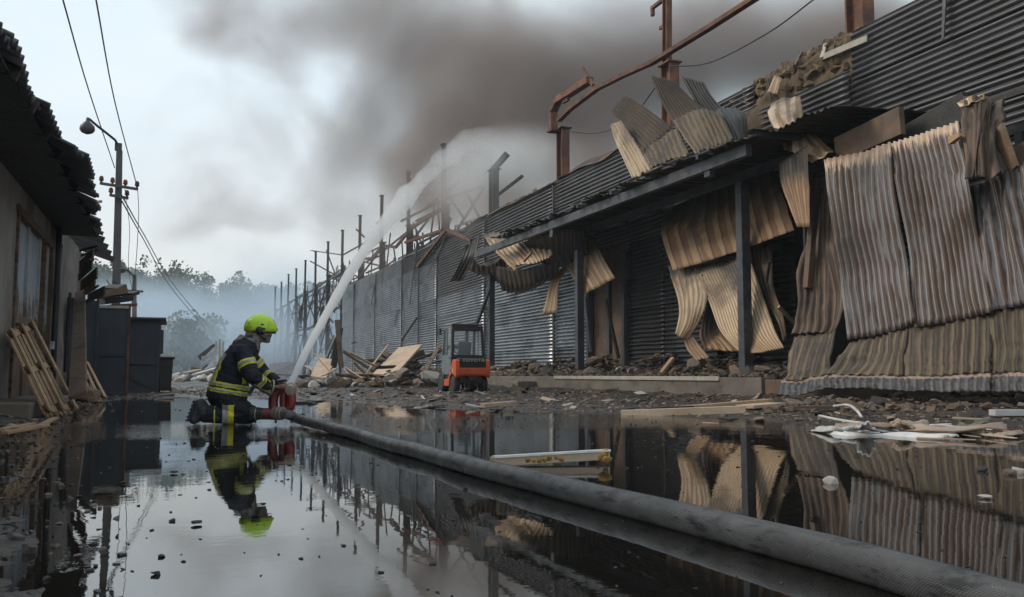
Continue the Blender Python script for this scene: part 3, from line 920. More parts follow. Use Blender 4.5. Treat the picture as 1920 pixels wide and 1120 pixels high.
torn('drooping_sheet', 'dark tattered sheet left of the pale one above the far post', [[(876, 490, 11.8), (915, 500, 11.9), (945, 480, 12.0)], [(880, 508, 12.2), (920, 514, 12.3), (950, 520, 12.4)], [(890, 515, 12.8), (925, 522, 12.9), (945, 540, 12.9)]], 8, .03, 'rust_brown', group=G2, nv=14, crumple=.12, seed=15, kink=.6)
for i, (a, b_, l) in enumerate((((912, 446), (926, 460), 'short burnt lath lying across the fallen pale sheet'), ((932, 470), (968, 506), 'long pale lath broken under the far canopy beam'), ((982, 490), (996, 474), 'small split lath hooked on the fallen pale sheet'))):
    o = MB().beam(on_x(*a, 11.25), on_x(*b_, 11.35), .09, .07).build('lath', MT['wood'], None, on_x(*b_, 11.35), bevel=.006)
    tag(o, l, 'wood strip')

G3 = 'scorched tan panels torn loose behind the dock posts'
torn('torn_sheet', 'wide tan ribbed panel scorched black at its top behind the near post', [[(1264, 385, 13.7), (1355, 350, 13.6), (1450, 312, 13.5)], [(1240, 432, 13.35), (1360, 412, 13.25), (1470, 372, 13.1)], [(1262, 508, 12.9), (1376, 474, 12.85), (1489, 432, 12.75)]], 10, .013, 'tan_sheet', group=G3, nv=24, crumple=.05, seed=21, prof=prof_rib, per=16, kink=.5)
torn('torn_sheet', 'large cream corrugated panel fanning down onto the dock rubble', [[(1300, 498, 13.2), (1345, 492, 13.1), (1400, 476, 13.0)], [(1328, 560, 13.0), (1375, 560, 12.9), (1430, 555, 12.9)], [(1352, 620, 12.85), (1400, 630, 12.75), (1450, 615, 12.8)], [(1392, 664, 12.7), (1430, 660, 12.6), (1470, 652, 12.7)]], 18, .016, 'cream_sheet', group=G3, nv=24, crumple=.05, seed=22, kink=.4)
torn('torn_sheet', 'curling cream strip at the far side of the torn panels', [[(1252, 496, 13.3), (1290, 500, 13.2), (1318, 515, 13.1)], [(1268, 550, 13.1), (1300, 555, 13.0), (1328, 560, 13.0)], [(1272, 592, 12.9), (1292, 600, 12.85), (1308, 605, 12.9)], [(1264, 625, 12.7), (1276, 634, 12.7), (1286, 640, 12.8)]], 7, .025, 'cream_sheet', group=G3, nv=22, crumple=.06, seed=23, kink=.5)
torn('torn_sheet', 'small brown curl of panel at the foot of the cream strip', [[(1282, 640, 12.7), (1300, 630, 12.8)], [(1290, 658, 12.4), (1316, 652, 12.5)], [(1306, 676, 12.3), (1332, 672, 12.4)]], 4, .02, 'tan_clean', group=G3, nv=12, crumple=.04, seed=24, kink=.3)
torn('torn_sheet', 'dark hollow panel leaning in the gap between two cream panels', [[(1325, 560, 13.5), (1345, 580, 13.5)], [(1310, 620, 13.4), (1350, 622, 13.4)], [(1318, 655, 13.2), (1385, 660, 13.2)]], 5, .02, 'tan_sheet', group=G3, nv=12, crumple=.06, seed=25, kink=.4)
torn('torn_sheet', 'narrow olive sheet twisting down right of the near post', [[(1403, 465, 13.5), (1447, 452, 13.4)], [(1420, 540, 13.3), (1450, 535, 13.2)], [(1455, 600, 13.0), (1468, 590, 13.0)], [(1470, 642, 12.8), (1476, 634, 12.8)]], 5, .025, 'olive_sheet', group=G3, nv=20, crumple=.05, seed=26, kink=.4)
torn('torn_sheet', 'narrow tan panel dangling from the canopy tip beside the rusted cladding', [[(1460, 306, 11.9), (1514, 272, 11.7)], [(1466, 350, 11.8), (1516, 340, 11.6)], [(1494, 426, 11.6), (1518, 426, 11.5)]], 4, .016, 'tan_sheet', group=G3, nv=18, crumple=.03, seed=27, prof=prof_rib, per=10, kink=.2)
torn('torn_sheet', 'tan ribbed panel hanging slanted behind the middle post', [[(1098, 440, 13.2), (1112, 444, 13.2)], [(1066, 500, 12.9), (1128, 478, 12.9)], [(1092, 554, 12.7), (1152, 522, 12.7)]], 6, .014, 'tan_clean', group=G3, nv=16, crumple=.05, seed=28, prof=prof_rib, per=10, kink=.3)
torn('torn_sheet', 'little tan strip twisted into a bow tie under the canopy', [[(1058, 497, 12.9), (1066, 505, 12.9)], [(1032, 528, 12.7), (1048, 532, 12.8)], [(1016, 590, 12.6), (1044, 587, 12.7)]], 3, .02, 'tan_clean', group=G3, nv=16, crumple=.05, seed=29, kink=.3)
torn('torn_sheet', 'crumpled pale stone coloured sheet folded over above the canopy tip', [[(1440, 190, 13.2), (1468, 180, 13.2), (1495, 178, 13.1)], [(1446, 232, 12.6), (1476, 228, 12.5), (1507, 246, 12.6)], [(1468, 275, 12.2), (1488, 282, 12.2), (1512, 262, 12.3)]], 3, .0, 'cream_sheet', group=G3, nv=18, crumple=.14, seed=30, prof=prof_flat, per=8)
torn('torn_sheet', 'bent pale gutter piece lying across the canopy tip', [[(1494, 248, 12.4), (1512, 244, 12.5)], [(1486, 282, 11.9), (1558, 278, 12.2)], [(1520, 304, 11.8), (1562, 284, 11.9)]], 3, .0, 'cream_sheet', group=G3, nv=14, crumple=.08, seed=31, prof=prof_flat, per=8)
torn('torn_sheet', 'small tan flap stuck on the wall top near the torn insulation', [[(1452, 140, 13.8), (1466, 146, 13.8)], [(1438, 172, 13.6), (1458, 178, 13.6)]], 2, .02, 'tan_clean', group=G3, nv=8, crumple=.04, seed=32, prof=prof_flat, per=6)
torn('torn_sheet', 'black tarred sheet drooping between canopy tip and rusted cladding', [[(1520, 330, 12.6), (1538, 332, 12.7)], [(1516, 400, 12.5), (1530, 405, 12.6)], [(1508, 520, 12.2), (1522, 520, 12.3)]], 2, .02, 'black_sheet', group=G3, nv=14, crumple=.05, seed=33)

# ------------------------------------------------------------------ rusted cladding of the near lean-to
cl = thing('rusted_cladding', (11.6, 10, 0), 'buckled rusted corrugated cladding bulging out at the near end of the warehouse', 'wall')
def cs(rows, n, mat, name='cladding_sheet', amp=.027, **k):
    kw = dict(nv=34, per=8, crumple=.06, cs=3.0, thick=.008, kink=.8); kw.update(k)
    return sheet(name, pts_x(rows), n, amp, MT[mat], cl, **kw)
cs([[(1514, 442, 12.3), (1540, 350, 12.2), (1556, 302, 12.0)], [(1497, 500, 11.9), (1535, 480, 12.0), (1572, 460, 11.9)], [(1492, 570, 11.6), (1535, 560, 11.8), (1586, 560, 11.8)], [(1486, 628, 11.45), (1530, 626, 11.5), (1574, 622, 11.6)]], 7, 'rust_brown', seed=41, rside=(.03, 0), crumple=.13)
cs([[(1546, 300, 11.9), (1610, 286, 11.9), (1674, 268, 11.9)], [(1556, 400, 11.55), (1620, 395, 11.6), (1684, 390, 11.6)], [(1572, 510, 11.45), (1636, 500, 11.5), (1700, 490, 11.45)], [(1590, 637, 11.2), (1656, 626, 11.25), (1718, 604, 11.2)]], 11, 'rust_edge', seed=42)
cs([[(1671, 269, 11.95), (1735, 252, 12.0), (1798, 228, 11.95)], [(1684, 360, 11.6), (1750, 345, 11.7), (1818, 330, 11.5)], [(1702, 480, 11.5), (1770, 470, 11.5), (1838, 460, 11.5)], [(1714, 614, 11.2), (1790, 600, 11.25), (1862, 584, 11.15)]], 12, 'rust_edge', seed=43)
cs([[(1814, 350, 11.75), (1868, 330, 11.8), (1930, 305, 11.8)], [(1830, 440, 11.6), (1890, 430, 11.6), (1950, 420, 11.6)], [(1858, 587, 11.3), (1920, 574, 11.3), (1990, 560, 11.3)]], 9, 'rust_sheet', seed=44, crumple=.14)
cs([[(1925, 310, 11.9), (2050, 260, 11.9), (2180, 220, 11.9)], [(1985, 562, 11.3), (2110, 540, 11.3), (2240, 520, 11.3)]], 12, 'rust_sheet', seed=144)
lo = [([[(1487, 630, 11.35), (1530, 628, 11.4), (1570, 620, 11.4)], [(1476, 690, 11.1), (1515, 685, 11.1), (1556, 680, 11.1)], [(1466, 716, 10.95), (1505, 712, 10.9), (1546, 703, 11.0)]], 5),
      ([[(1594, 642, 11.3), (1650, 630, 11.3), (1704, 612, 11.3)], [(1568, 672, 11.1), (1640, 668, 11.1), (1700, 660, 11.1)], [(1546, 702, 10.95), (1620, 704, 10.9), (1695, 706, 10.95)]], 8),
      ([[(1700, 614, 11.3), (1780, 602, 11.3), (1860, 586, 11.3)], [(1700, 662, 11.1), (1780, 656, 11.05), (1859, 648, 11.1)], [(1697, 706, 10.9), (1778, 704, 10.85), (1858, 700, 10.9)]], 8),
      ([[(1858, 588, 11.3), (1930, 572, 11.3), (2010, 556, 11.3)], [(1859, 650, 11.1), (1930, 645, 11.1), (2010, 640, 11.1)], [(1857, 700, 10.9), (1930, 698, 10.9), (2010, 696, 10.9)]], 8)]
for i, (rw, n) in enumerate(lo): cs(rw, n, 'olive_sheet', amp=.026, nv=20, seed=51 + i, crumple=.06, kink=.4)
sk = [([[(1466, 713, 10.95), (1505, 710, 10.9), (1552, 702, 10.95)], [(1458, 741, 10.75), (1500, 742, 10.7), (1552, 728, 10.8)]], 7, 'skirt'),
      ([[(1548, 702, 10.92), (1620, 704, 10.88), (1697, 706, 10.92)], [(1550, 727, 10.75), (1620, 730, 10.75), (1697, 733, 10.75)]], 10, 'skirt'),
      ([[(1695, 706, 10.87), (1778, 704, 10.83), (1858, 700, 10.87)], [(1695, 733, 10.7), (1778, 737, 10.7), (1858, 736, 10.7)]], 10, 'skirt'),
      ([[(1856, 700, 10.87), (1930, 698, 10.87), (2010, 696, 10.87)], [(1856, 736, 10.7), (1930, 735, 10.7), (2010, 734, 10.7)]], 10, 'skirt')]
for i, (rw, n, mt) in enumerate(sk): cs(rw, n, mt, 'skirt_sheet', amp=.010, nv=10, seed=61 + i, crumple=.05, kink=.1, ragged=(.05, .05))
# timbers and sheets over its top edge
MB().beam(on_x(1570, 283, 12.2), on_x(1692, 226, 12.1), .12, .52, (0, 0, 1)).build('top_board', MT['board_brown'], cl, bevel=.01)
MB().beam(on_x(1700, 262, 12.5), on_x(1815, 196, 12.6), .12, .5).build('top_board', MT['char'], cl, bevel=.01)
MB().beam(on_x(1905, 300, 12.3), on_x(2100, 210, 12.3), .12, .4).build('top_board', MT['board_brown'], cl, bevel=.01)
cs([[(1801, 188, 12.0), (1832, 180, 11.9), (1846, 186, 12.0)], [(1804, 260, 11.6), (1830, 255, 11.5), (1838, 262, 11.6)], [(1812, 338, 11.3), (1826, 335, 11.3), (1836, 330, 11.4)]], 4, 'rust_brown', 'bent_strip', seed=71, crumple=.06)
cs([[(1842, 186, 12.1), (1862, 182, 12.2), (1888, 184, 12.4)], [(1836, 250, 11.6), (1858, 245, 11.7), (1872, 245, 12.0)], [(1834, 330, 11.3), (1862, 330, 11.4), (1898, 312, 11.8)]], 4, 'rust_brown', 'bent_strip', seed=72, crumple=.16)
cs([[(1795, 194, 11.95), (1815, 186, 11.9), (1846, 178, 12.0)], [(1799, 200, 11.8), (1818, 194, 11.75), (1846, 186, 11.9)]], 3, 'cream_sheet', 'bent_strip', amp=.01, seed=73, crumple=.05, nv=6)
MB().beam(on_x(1872, 240, 11.9), on_x(1900, 320, 11.8), .05, .25).build('bent_strip', MT['tan_clean'], cl)
MB().beam(on_x(1783, 264, 11.6), on_x(1802, 252, 11.5), .1, .12, taper=.6).build('timber_stub', MT['wood'], cl)
MB().beam(on_x(1530, 335, 12.0), on_x(1514, 540, 11.75), .12, .14).build('corner_pipe', MT['rust_brown'], cl)
# frame and roof behind the sheets
MB().beam((12.6, 6, 4.5), (12.6, 15.2, 4.5), .15, .15).build('frame', MT['char'], cl)
for y in (7, 10, 13, 15): MB().beam((12.6, y, 0), (12.6, y, 4.5), .14, .14).build('frame', MT['char'], cl)
for y in (14.9,): MB().box((13.1, y, 2.3), (1.6, .06, 4.4)).build('end_wall', MT['char'], cl)
# ================================================================== old shed on the left of the lane
SX = -2.3
shed = thing('shed', (SX, 17, 0), 'old plastered shed with peeling door and ragged overhanging roof on the left of the lane', 'shed')
r4 = random.Random(11)
mb = MB()
def wallpiece(y0, y1, z0, z1, t=.35):
    n, k = max(2, int((y1 - y0) / .35)), max(2, int((z1 - z0) / .35))
    ys, zs = np.linspace(y0, y1, n + 1), np.linspace(z0, z1, k + 1)
    Y, Z = np.meshgrid(ys, zs)
    X = SX + .02 * fbm(Y * 1.3, Z * 1.3, 0, 61, 3)
    X[0], X[-1], X[:, 0], X[:, -1] = SX, SX, SX, SX
    idx = np.arange(Y.size).reshape(Y.shape)
    o = Y.size
    vsx = np.stack([X.ravel(), Y.ravel(), Z.ravel()], 1)
    vb = vsx.copy(); vb[:, 0] = SX - t
    fs = [tuple(int(q) for q in f) for f in np.stack([idx[:-1, :-1].ravel(), idx[:-1, 1:].ravel(), idx[1:, 1:].ravel(), idx[1:, :-1].ravel()], 1)]
    ring = list(idx[0]) + list(idx[1:, -1]) + list(idx[-1, ::-1][1:]) + list(idx[::-1, 0][1:-1])
    fs += [tuple(int(q) for q in (ring[(i + 1) % len(ring)], ring[i], ring[i] + o, ring[(i + 1) % len(ring)] + o)) for i in range(len(ring))]
    mb.add(np.concatenate([vsx, vb]).tolist(), fs)
wallpiece(3.0, 15.15, -.05, 3.72)
wallpiece(19.35, 25.9, -.05, 3.72)
wallpiece(15.15, 19.35, 3.12, 3.72)
mb.build('wall', MT['plaster'], shed)
MB().box((SX - 2.5, 25.9, 1.8), (5, .3, 3.6)).box((SX - .5, 14.5, 1.8), (.1, 22, 3.7)).build('end_wall', MT['plaster'], shed)
MB().box((SX + .04, 22.6, .28), (.12, 6.5, .66)).build('plinth', MT['concrete'], shed, bevel=.01)
m, nt, b = new_mat('peeling_paint')
v = vec(nt, (1, 1, .45))
n1 = noise(nt, v, 2.6, 8, .7, .6)
paint = ramp(nt, noise(nt, v, 5, 5, .7), [(.3, (.22, .25, .28)), (.7, (.40, .43, .45))])
rust = ramp(nt, noise(nt, v, 4, 6, .7), [(.3, (.05, .032, .024)), (.7, (.17, .10, .065))])
gz = nt.nodes.new('ShaderNodeSeparateXYZ')
tc = nt.nodes.new('ShaderNodeTexCoord'); nt.links.new(tc.outputs['Generated'], gz.inputs[0])
f_ = math_(nt, 'ADD', math_(nt, 'MULTIPLY', n1, 1.1), math_(nt, 'MULTIPLY', math_(nt, 'SUBTRACT', gz.outputs[2], .5), .9))
c = mixc(nt, ramp(nt, f_, [(.50, 0.0), (.60, 1.0)]), rust, paint)
nt.links.new(c, b.inputs['Base Color']); b.inputs['Roughness'].default_value = .7
bump(nt, b, n1, .5, .01)
MT['peel'] = m
for (y0, y1, nm) in ((15.2, 18.15, 'door'), (18.35, 19.2, 'door')):
    d = MB().box((SX - .1, (y0 + y1) / 2, 1.6), (.06, y1 - y0 - .02, 3.0)).build(nm, MT['peel'], shed, bevel=.008)
    for yy_ in ((y0 + .12, y1 - .12, (y0 + y1) / 2) if y1 - y0 > 1.5 else (y0 + .1, y1 - .1)):
        MB().box((SX - .05, yy_, 1.6), (.05, .12, 2.96)).build('door_stile', MT['peel'], d)
    MB().box((SX - .048, (y0 + y1) / 2, 1.45), (.05, y1 - y0 - .3, .14)).build('door_rail', MT['board_brown'], d)
for y in (15.17, 18.25, 19.28): MB().box((SX - .03, y, 1.6), (.14, .1, 3.1)).build('door_frame', MT['wood_dark'], shed, bevel=.008)
MB().box((SX - .03, 17.2, 3.1), (.14, 4.3, .12)).build('door_frame', MT['wood_dark'], shed)
MB().tube([(SX + .09, 19.55, .1), (SX + .09, 19.55, 3.5)], .055, 10).build('downpipe', MT['steel_grey'], shed, smooth=True)
p = [on_x(q[0], q[1], SX + .03) for q in ((117, 460), (113, 500), (103, 540), (100, 590), (97, 640))]
c_ = MB().tube(p, .02, 6).build('cable', MT['black'], shed, smooth=True)
MB().box(on_x(97, 648, SX + .05), (.1, .16, .16)).build('socket_box', MT['white'], c_, bevel=.015)
# roof: fibre-cement sheets, eaves broken back in steps
tiers = [(4.6, 5.7, -1.45, 0), (5.65, 6.75, -1.45, 0), (6.7, 7.8, -1.45, 0), (7.75, 8.85, -1.46, 0), (8.8, 9.9, -1.45, 0), (9.85, 10.95, -1.46, .02), (10.9, 12.15, -1.40, .0),
         (12.2, 13.2, -1.22, .02), (13.1, 14.2, -1.17, .0), (14.1, 15.2, -1.22, .02), (15.1, 16.2, -1.25, .04), (16.1, 17.3, -1.3, .0), (17.2, 18.4, -1.36, .05), (18.3, 19.5, -1.38, .06), (19.4, 20.6, -1.46, .12)]
for i, (y0, y1, xe, rg) in enumerate(tiers):
    ez = 3.58 + (xe + 1.45) * -.35 + r4.uniform(-.02, .02) - (.05 if i % 2 else 0)
    dz = .42
    j = r4.uniform(-.05, .05)
    sheet('roof_sheet', [[(xe, y0, ez + j), (xe, y1, ez - j)], [(xe - 1.2, y0, ez + dz * 1.2), (xe - 1.2, y1, ez + dz * 1.2)], [(xe - 3.0, y0, ez + dz * 3), (xe - 3.0, y1, ez + dz * 3)]],
          6, .032, MT['asbestos'], shed, per=8, nv=10, thick=.02, crumple=.02 + .02 * (rg > 0), seed=200 + i, ragged=(rg, 0))
for y in np.arange(5, 25.5, 1.15):
    MB().beam((-1.5, y, 3.5), (SX - 2, y, 4.45), .07, .14).build('rafter', MT['char'], shed)
for (x, z) in ((-1.75, 3.62), (-2.6, 3.98)):
    MB().beam((x, 4.5, z), (x, 20.4, z), .09, .06).build('purlin', MT['char'], shed)
MB().box((-1.95, 13, 3.5), (.75, 15, .03)).build('soffit', MT['char'], shed)
# splintered end of the roof
for i, (a, b_, w) in enumerate((((150, 470), (183, 462), .05), ((152, 480), (186, 468), .04), ((150, 500), (175, 478), .22), ((148, 520), (172, 498), .14), ((152, 536), (182, 512), .22), ((158, 548), (178, 530), .12),
                                ((165, 560), (196, 545), .2), ((150, 492), (170, 486), .04), ((172, 380), (190, 378), .05), ((160, 552), (184, 536), .04))):
    A, B = on_x(*a, -1.9), on_x(*b_, -1.45)
    MB().beam(A, B, .03, w, (0, 0, 1)).build('broken_batten', MT['wood_dark'] if i % 3 else MT['char'], shed)

# ------------------------------------------------------------------ leaning pallets
def pallet(label, BL, BR, TL, TR, nsl):
    BL, BR, TL, TR = map(Vector, (BL, BR, TL, TR))
    nrm = (BR - BL).cross(TL - BL).normalized()
    if nrm.dot(EYE - BL) < 0: nrm = -nrm
    P = lambda u, v, n=0: (BL * (1 - u) + BR * u) * (1 - v) + (TL * (1 - u) + TR * u) * v + nrm * n
    t = thing('pallet', tuple(P(.5, 0)), label, 'pallet', 'broken pallets against the shed')
    for i in range(nsl):
        u = (i + .5) / nsl
        u += random.Random(i).uniform(-.02, .02)
        MB().beam(P(u, 0, -.02), P(u, 1, -.02), .085, .022, nrm).build('slat', MT['wood'], t)
    for u in (.04, .5, .96): MB().beam(P(u, .0, .075), P(u, 1.0, .075), .075, .022, nrm).build('runner', MT['wood'], t)
    for v_ in (.05, .5, .95):
        MB().beam(P(0, v_, .0), P(1, v_, .0), .09, .02, nrm).build('cross_board', MT['wood'], t)
        for u in (.05, .5, .95):
            c = P(u, v_, .037)
            MB().beam(c - nrm * .026, c + nrm * .026, .09, .09, (TL - BL).normalized()).build('block', MT['wood_dark'], t)
    return t
pallet('large pale wooden pallet leaning against the peeling shed door', on_z(84, 779, .05), on_z(137, 772, .05), on_x(11, 624, SX + .1), on_x(54, 607, SX + .1), 6)
pallet('small broken wooden pallet leaning beside the brown upright board', on_z(166, 752, .05), on_z(194, 750, .05), on_x(143, 690, -1.95), on_x(160, 683, -1.9), 4)
MB().box((-2.0, 14.8, .1), (.7, 4.6, .22)).build('doorstep', MT['concrete'], None, (-2.0, 14.8, 0), bevel=.02)
tag(bpy.data.objects['doorstep'], 'low grey concrete step beneath the peeling shed door', 'step')
# ------------------------------------------------------------------ dark metal shed, gate, bin
ms = thing('metal_garage', (-1.1, 28.5, 0), 'low dark metal garage with crossed front bracing beyond the plastered shed', 'garage')
MB().box((-1.13, 28.6, 1.06), (1.5, 3.0, 2.1)).build('body', MT['dark_paint'], ms, bevel=.01)
for z in (.06, .88, 2.09): MB().box((-1.13, 27.08, z), (1.54, .06, .07)).build('frame', MT['dark_paint'], ms)
for x in (-1.86, -.40): MB().box((x, 27.08, 1.07), (.07, .07, 2.1)).build('frame', MT['dark_paint'], ms)
for a, b_ in (((-1.82, .12), (-.44, .84)), ((-1.82, .84), (-.44, .12)), ((-1.82, .94), (-.44, 2.04))):
    MB().beam((a[0], 27.085, a[1]), (b_[0], 27.085, b_[1]), .03, .035).build('brace', MT['dark_paint'], ms)
MB().box((-1.1, 28.5, 2.15), (1.75, 3.3, .05)).build('roof', MT['steel_grey'], ms)
MB().box((-.33, 27.3, 1.5), (.1, .2, .7)).build('vent', MT['steel_grey'], ms)
gt = thing('metal_gate', (-1.4, 24, 0), 'tall dark gate leaf with pale top edge in front of the low garage', 'gate')
MB().box((-1.41, 24, 1.12), (.72, .05, 2.2)).build('leaf', MT['dark_paint'], gt)
for x in (-1.76, -1.06): MB().box((x, 23.96, 1.13), (.06, .06, 2.26)).build('frame', MT['steel_rust'] if x > -1.5 else MT['dark_paint'], gt)
for z in (2.24, 1.05, .08): MB().box((-1.41, 23.955, z), (.66, .055, .07)).build('frame', MT['concrete_pale'] if z > 2 else MT['dark_paint'], gt)
fn = thing('sheet_fence', (-2.0, 22.4, 0), 'blue grey sheet metal fence leaf between shed corner and dark gate', 'fence')
MB().beam((-2.25, 22.0, 1.15), (-1.72, 22.9, 1.15), .05, 2.3).build('leaf', MT['dark_paint'], fn)
for p_ in ((-2.24, 21.95), (-1.73, 22.85)): MB().box((p_[0] + .03, p_[1], 1.2), (.06, .06, 2.4)).build('post', MT['steel_grey'], fn)
o = MB().beam(on_z(146, 742, .3) + Vector((0, 0, .0)), on_x(150, 548, -2.02), .22, .05, (0, 1, 0)).build('upright_board', MT['wood_dark'], None, on_z(146, 742, .0), bevel=.005)
tag(o, 'tall reddish brown board standing upright at the shed corner', 'board')
jl = [((186, 552), (232, 545), .3), ((192, 566), (244, 560), .25), ((200, 575), (252, 572), .12), ((205, 545), (222, 538), .25), ((178, 548), (205, 558), .3), ((232, 553), (246, 549), .16)]
dg = ['scorched board lying uppermost on the gate top', 'wide charred board bridging gate and garage', 'thin charred board jutting beyond the garage corner', 'short charred block on the heap above the gate', 'brown slab tilted on the fence end', 'small dark stub at the tip of the heap above the gate']
for i, (a, b_, w) in enumerate(jl):
    A, B = at(*a, 23.5 + .3 * i), at(*b_, 24.0 + .3 * i)
    o = MB().beam(A, B, .5, w * .6).build('charred_board', MT['char'] if i % 2 else MT['board_brown'], None, A, bevel=.01)
    tag(o, dg[i], 'board', 'boards heaped over the gate')
bn = thing('wheelie_bin', (-.18, 27.6, 0), 'black wheelie bin standing at the garage corner', 'bin')
mb = MB().add([(-.36, 27.3, .1), (-.04, 27.3, .1), (-.04, 27.85, .1), (-.36, 27.85, .1), (-.40, 27.22, 1.0), (.0, 27.22, 1.0), (.0, 27.92, 1.0), (-.40, 27.92, 1.0)],
              [(0, 3, 2, 1), (4, 5, 6, 7), (0, 1, 5, 4), (1, 2, 6, 5), (2, 3, 7, 6), (3, 0, 4, 7)])
mb.build('body', MT['black'], bn, bevel=.02)
MB().box((-.2, 27.57, 1.04), (.48, .78, .07)).build('lid', MT['black'], bn, bevel=.02)
for x in (-.36, -.04): MB().tube([(x - .03, 27.85, .1), (x + .03, 27.85, .1)], .1, 12).build('wheel', MT['rubber'], bn)
# ------------------------------------------------------------------ utility pole and wires
PD = 33.0
pole = thing('utility_pole', at(217, 727, PD), 'tall concrete utility pole with two crossarms and curved lamp arm behind the garage', 'pole')
pole.location.z = 0
pb_ = at(217, 640, PD); pb_.z = 0
pt_ = at(224, 282, PD)
mb = MB()
mb.beam(pb_, pt_, .34, .34, (0, 1, 0), taper=.62)
MT['pole'] = surf('backlit_concrete', [(.3, (.05, .048, .047)), (.7, (.10, .096, .094))], 2, rough=(.7, .9))  # concrete colour darkened to stand for the shade on the backlit shaft
mb.build('shaft', MT['pole'], pole, bevel=.02)
MB().box(at(222, 276, PD), (.24, .24, .26)).build('cap', MT['steel_grey'], pole)
arm = MB().tube([at(221, 272, PD), at(216, 263, PD - .3), at(200, 250, PD - .7), at(182, 236, PD - 1.1), at(168, 224, PD - 1.4), at(164, 222, PD - 1.5)], .045, 8).build('lamp_arm', MT['steel_grey'], pole, smooth=True)
MB().lathe([(.05, .22), (.07, .1), (.13, .05), (.24, -.08), (.26, -.2), (.2, -.3), (.07, -.36)], at(164, 233, PD - 1.5), n=14).build('lamp', MT['steel_grey'], arm, smooth=True)
for (a, b_, ins) in (((188, 344), (258, 355), ((190, 340), (211, 343), (235, 347), (257, 350))), ((206, 366), (240, 372), ((208, 362), (238, 367)))):
    A, B = at(*a, PD - .25), at(*b_, PD - .25)
    ca = MB().beam(A, B, .1, .1).build('crossarm', MT['steel_grey'], pole)
    for q in ins:
        MB().lathe([(.03, -.1), (.04, 0), (.09, .03), (.07, .1), (.085, .13), (.04, .2)], at(*q, PD - .25), n=10).build('insulator', MT['steel_rust'], ca, smooth=True)
MB().tube([at(226, 360, PD - .3), at(232, 375, PD - .4), at(240, 368, PD - .3), at(234, 356, PD - .3)], .02, 6).build('cable_loop', MT['wire'], pole)
MB().tube([at(200, 526, PD - .3), at(208, 538, PD - .5), at(226, 535, PD - .3), at(212, 528, PD - .3)], .025, 6).build('cable_loop', MT['wire'], pole)
def wire(pts, r, label):
    P = np.array([tuple(at(*q)) for q in pts])
    P = catmull(P, np.linspace(0, 1, 24))
    o = MB().tube([Vector(p) for p in P], r, 5, False).build('overhead_wire', MT['wire'], None, Vector(P[-1]))
    tag(o, label, 'wire', 'overhead wires')
wire([(100, -60, 14), (118, 0, 17), (165, 165, 24), (215, 315, 33)], .017, 'overhead wire farther left at the top, ending behind the pole top')
wire([(165, -60, 14), (180, 0, 17), (215, 190, 25), (257, 350, 32.7)], .017, 'overhead wire crossing the sky to the tip of the upper crossarm')
wire([(229, 368, 32.8), (270, 440, 50), (330, 540, 75), (415, 640, 110)], .028, 'upper of the two wires sagging from the pole to the far rubble')
wire([(229, 378, 32.8), (268, 447, 50), (326, 546, 75), (412, 646, 110)], .028, 'lower of the two wires sagging from the pole to the far rubble')
wire([(258, 354, 32.8), (260, 400, 33), (256, 480, 33), (247, 572, 33)], .012, 'thin wire dropping from the upper crossarm tip')
wire([(236, 372, 32.8), (243, 430, 33), (241, 500, 33), (251, 560, 33)], .010, 'thin wire dropping from the lower crossarm tip')
wire([(1254, 125, 27.5), (1330, 118, 26), (1440, 62, 23), (1530, -4, 21)], .02, 'single wire looping above the torn parapet from the rusty column')
wire([(1060, 246, 34.5), (1120, 250, 33), (1180, 225, 30), (1232, 160, 27.5)], .018, 'thin wire slung between two rusty columns')
# second pole far up the lane
p2 = thing('utility_pole', at(252, 690, 84), 'far hazy utility pole with a small lamp near the hill', 'pole')
p2.location.z = 0
b0 = at(253, 690, 84); b0.z = 0
MB().beam(b0, at(252, 515, 84), .5, .5, (0, 1, 0), taper=.7).build('shaft', MT['concrete'], p2)
MB().tube([at(251, 518, 84), at(240, 508, 82), at(229, 500, 81)], .1, 6).build('lamp_arm', MT['steel_grey'], p2)
MB().lathe([(.1, .2), (.5, -.2), (.2, -.5)], at(228, 502, 81), n=10).build('lamp', MT['steel_grey'], p2)
MB().beam(at(236, 545, 83.5), at(268, 547, 83.5), .2, .2).build('crossarm', MT['steel_grey'], p2)
# ================================================================== firefighter, water cannon, hose
def remeshed(mb, voxel, smooth_it=6, name='body', fold=0.0, fs=9, seed=0):
    me = mb.mesh('tmp', [], fixn=False)
    o = bpy.data.objects.new('tmp', me); COL.objects.link(o)
    r_ = o.modifiers.new('r', 'REMESH'); r_.mode = 'VOXEL'; r_.voxel_size = voxel
    s_ = o.modifiers.new('s', 'SMOOTH'); s_.factor = .5; s_.iterations = smooth_it
    dg_ = bpy.context.evaluated_depsgraph_get()
    m2 = bpy.data.meshes.new_from_object(o.evaluated_get(dg_))
    m2.name = name
    bpy.data.objects.remove(o); bpy.data.meshes.remove(me)
    n = len(m2.vertices)
    co = np.empty(n * 3, dtype=np.float32); m2.vertices.foreach_get('co', co); co = co.reshape(-1, 3).astype(float)
    if fold:
        no = np.empty(n * 3, dtype=np.float32); m2.vertices.foreach_get('normal', no); no = no.reshape(-1, 3)
        q = np.abs(fbm(co[:, 0] * fs, co[:, 1] * fs, co[:, 2] * fs * 1.9, 70 + seed, 3))
        q = -q + .45
        co = co + no * (fold * q)[:, None]
        m2.vertices.foreach_set('co', co.astype(np.float32).ravel())
    m2.polygons.foreach_set('use_smooth', [True] * len(m2.polygons))
    m2.update()
    return m2

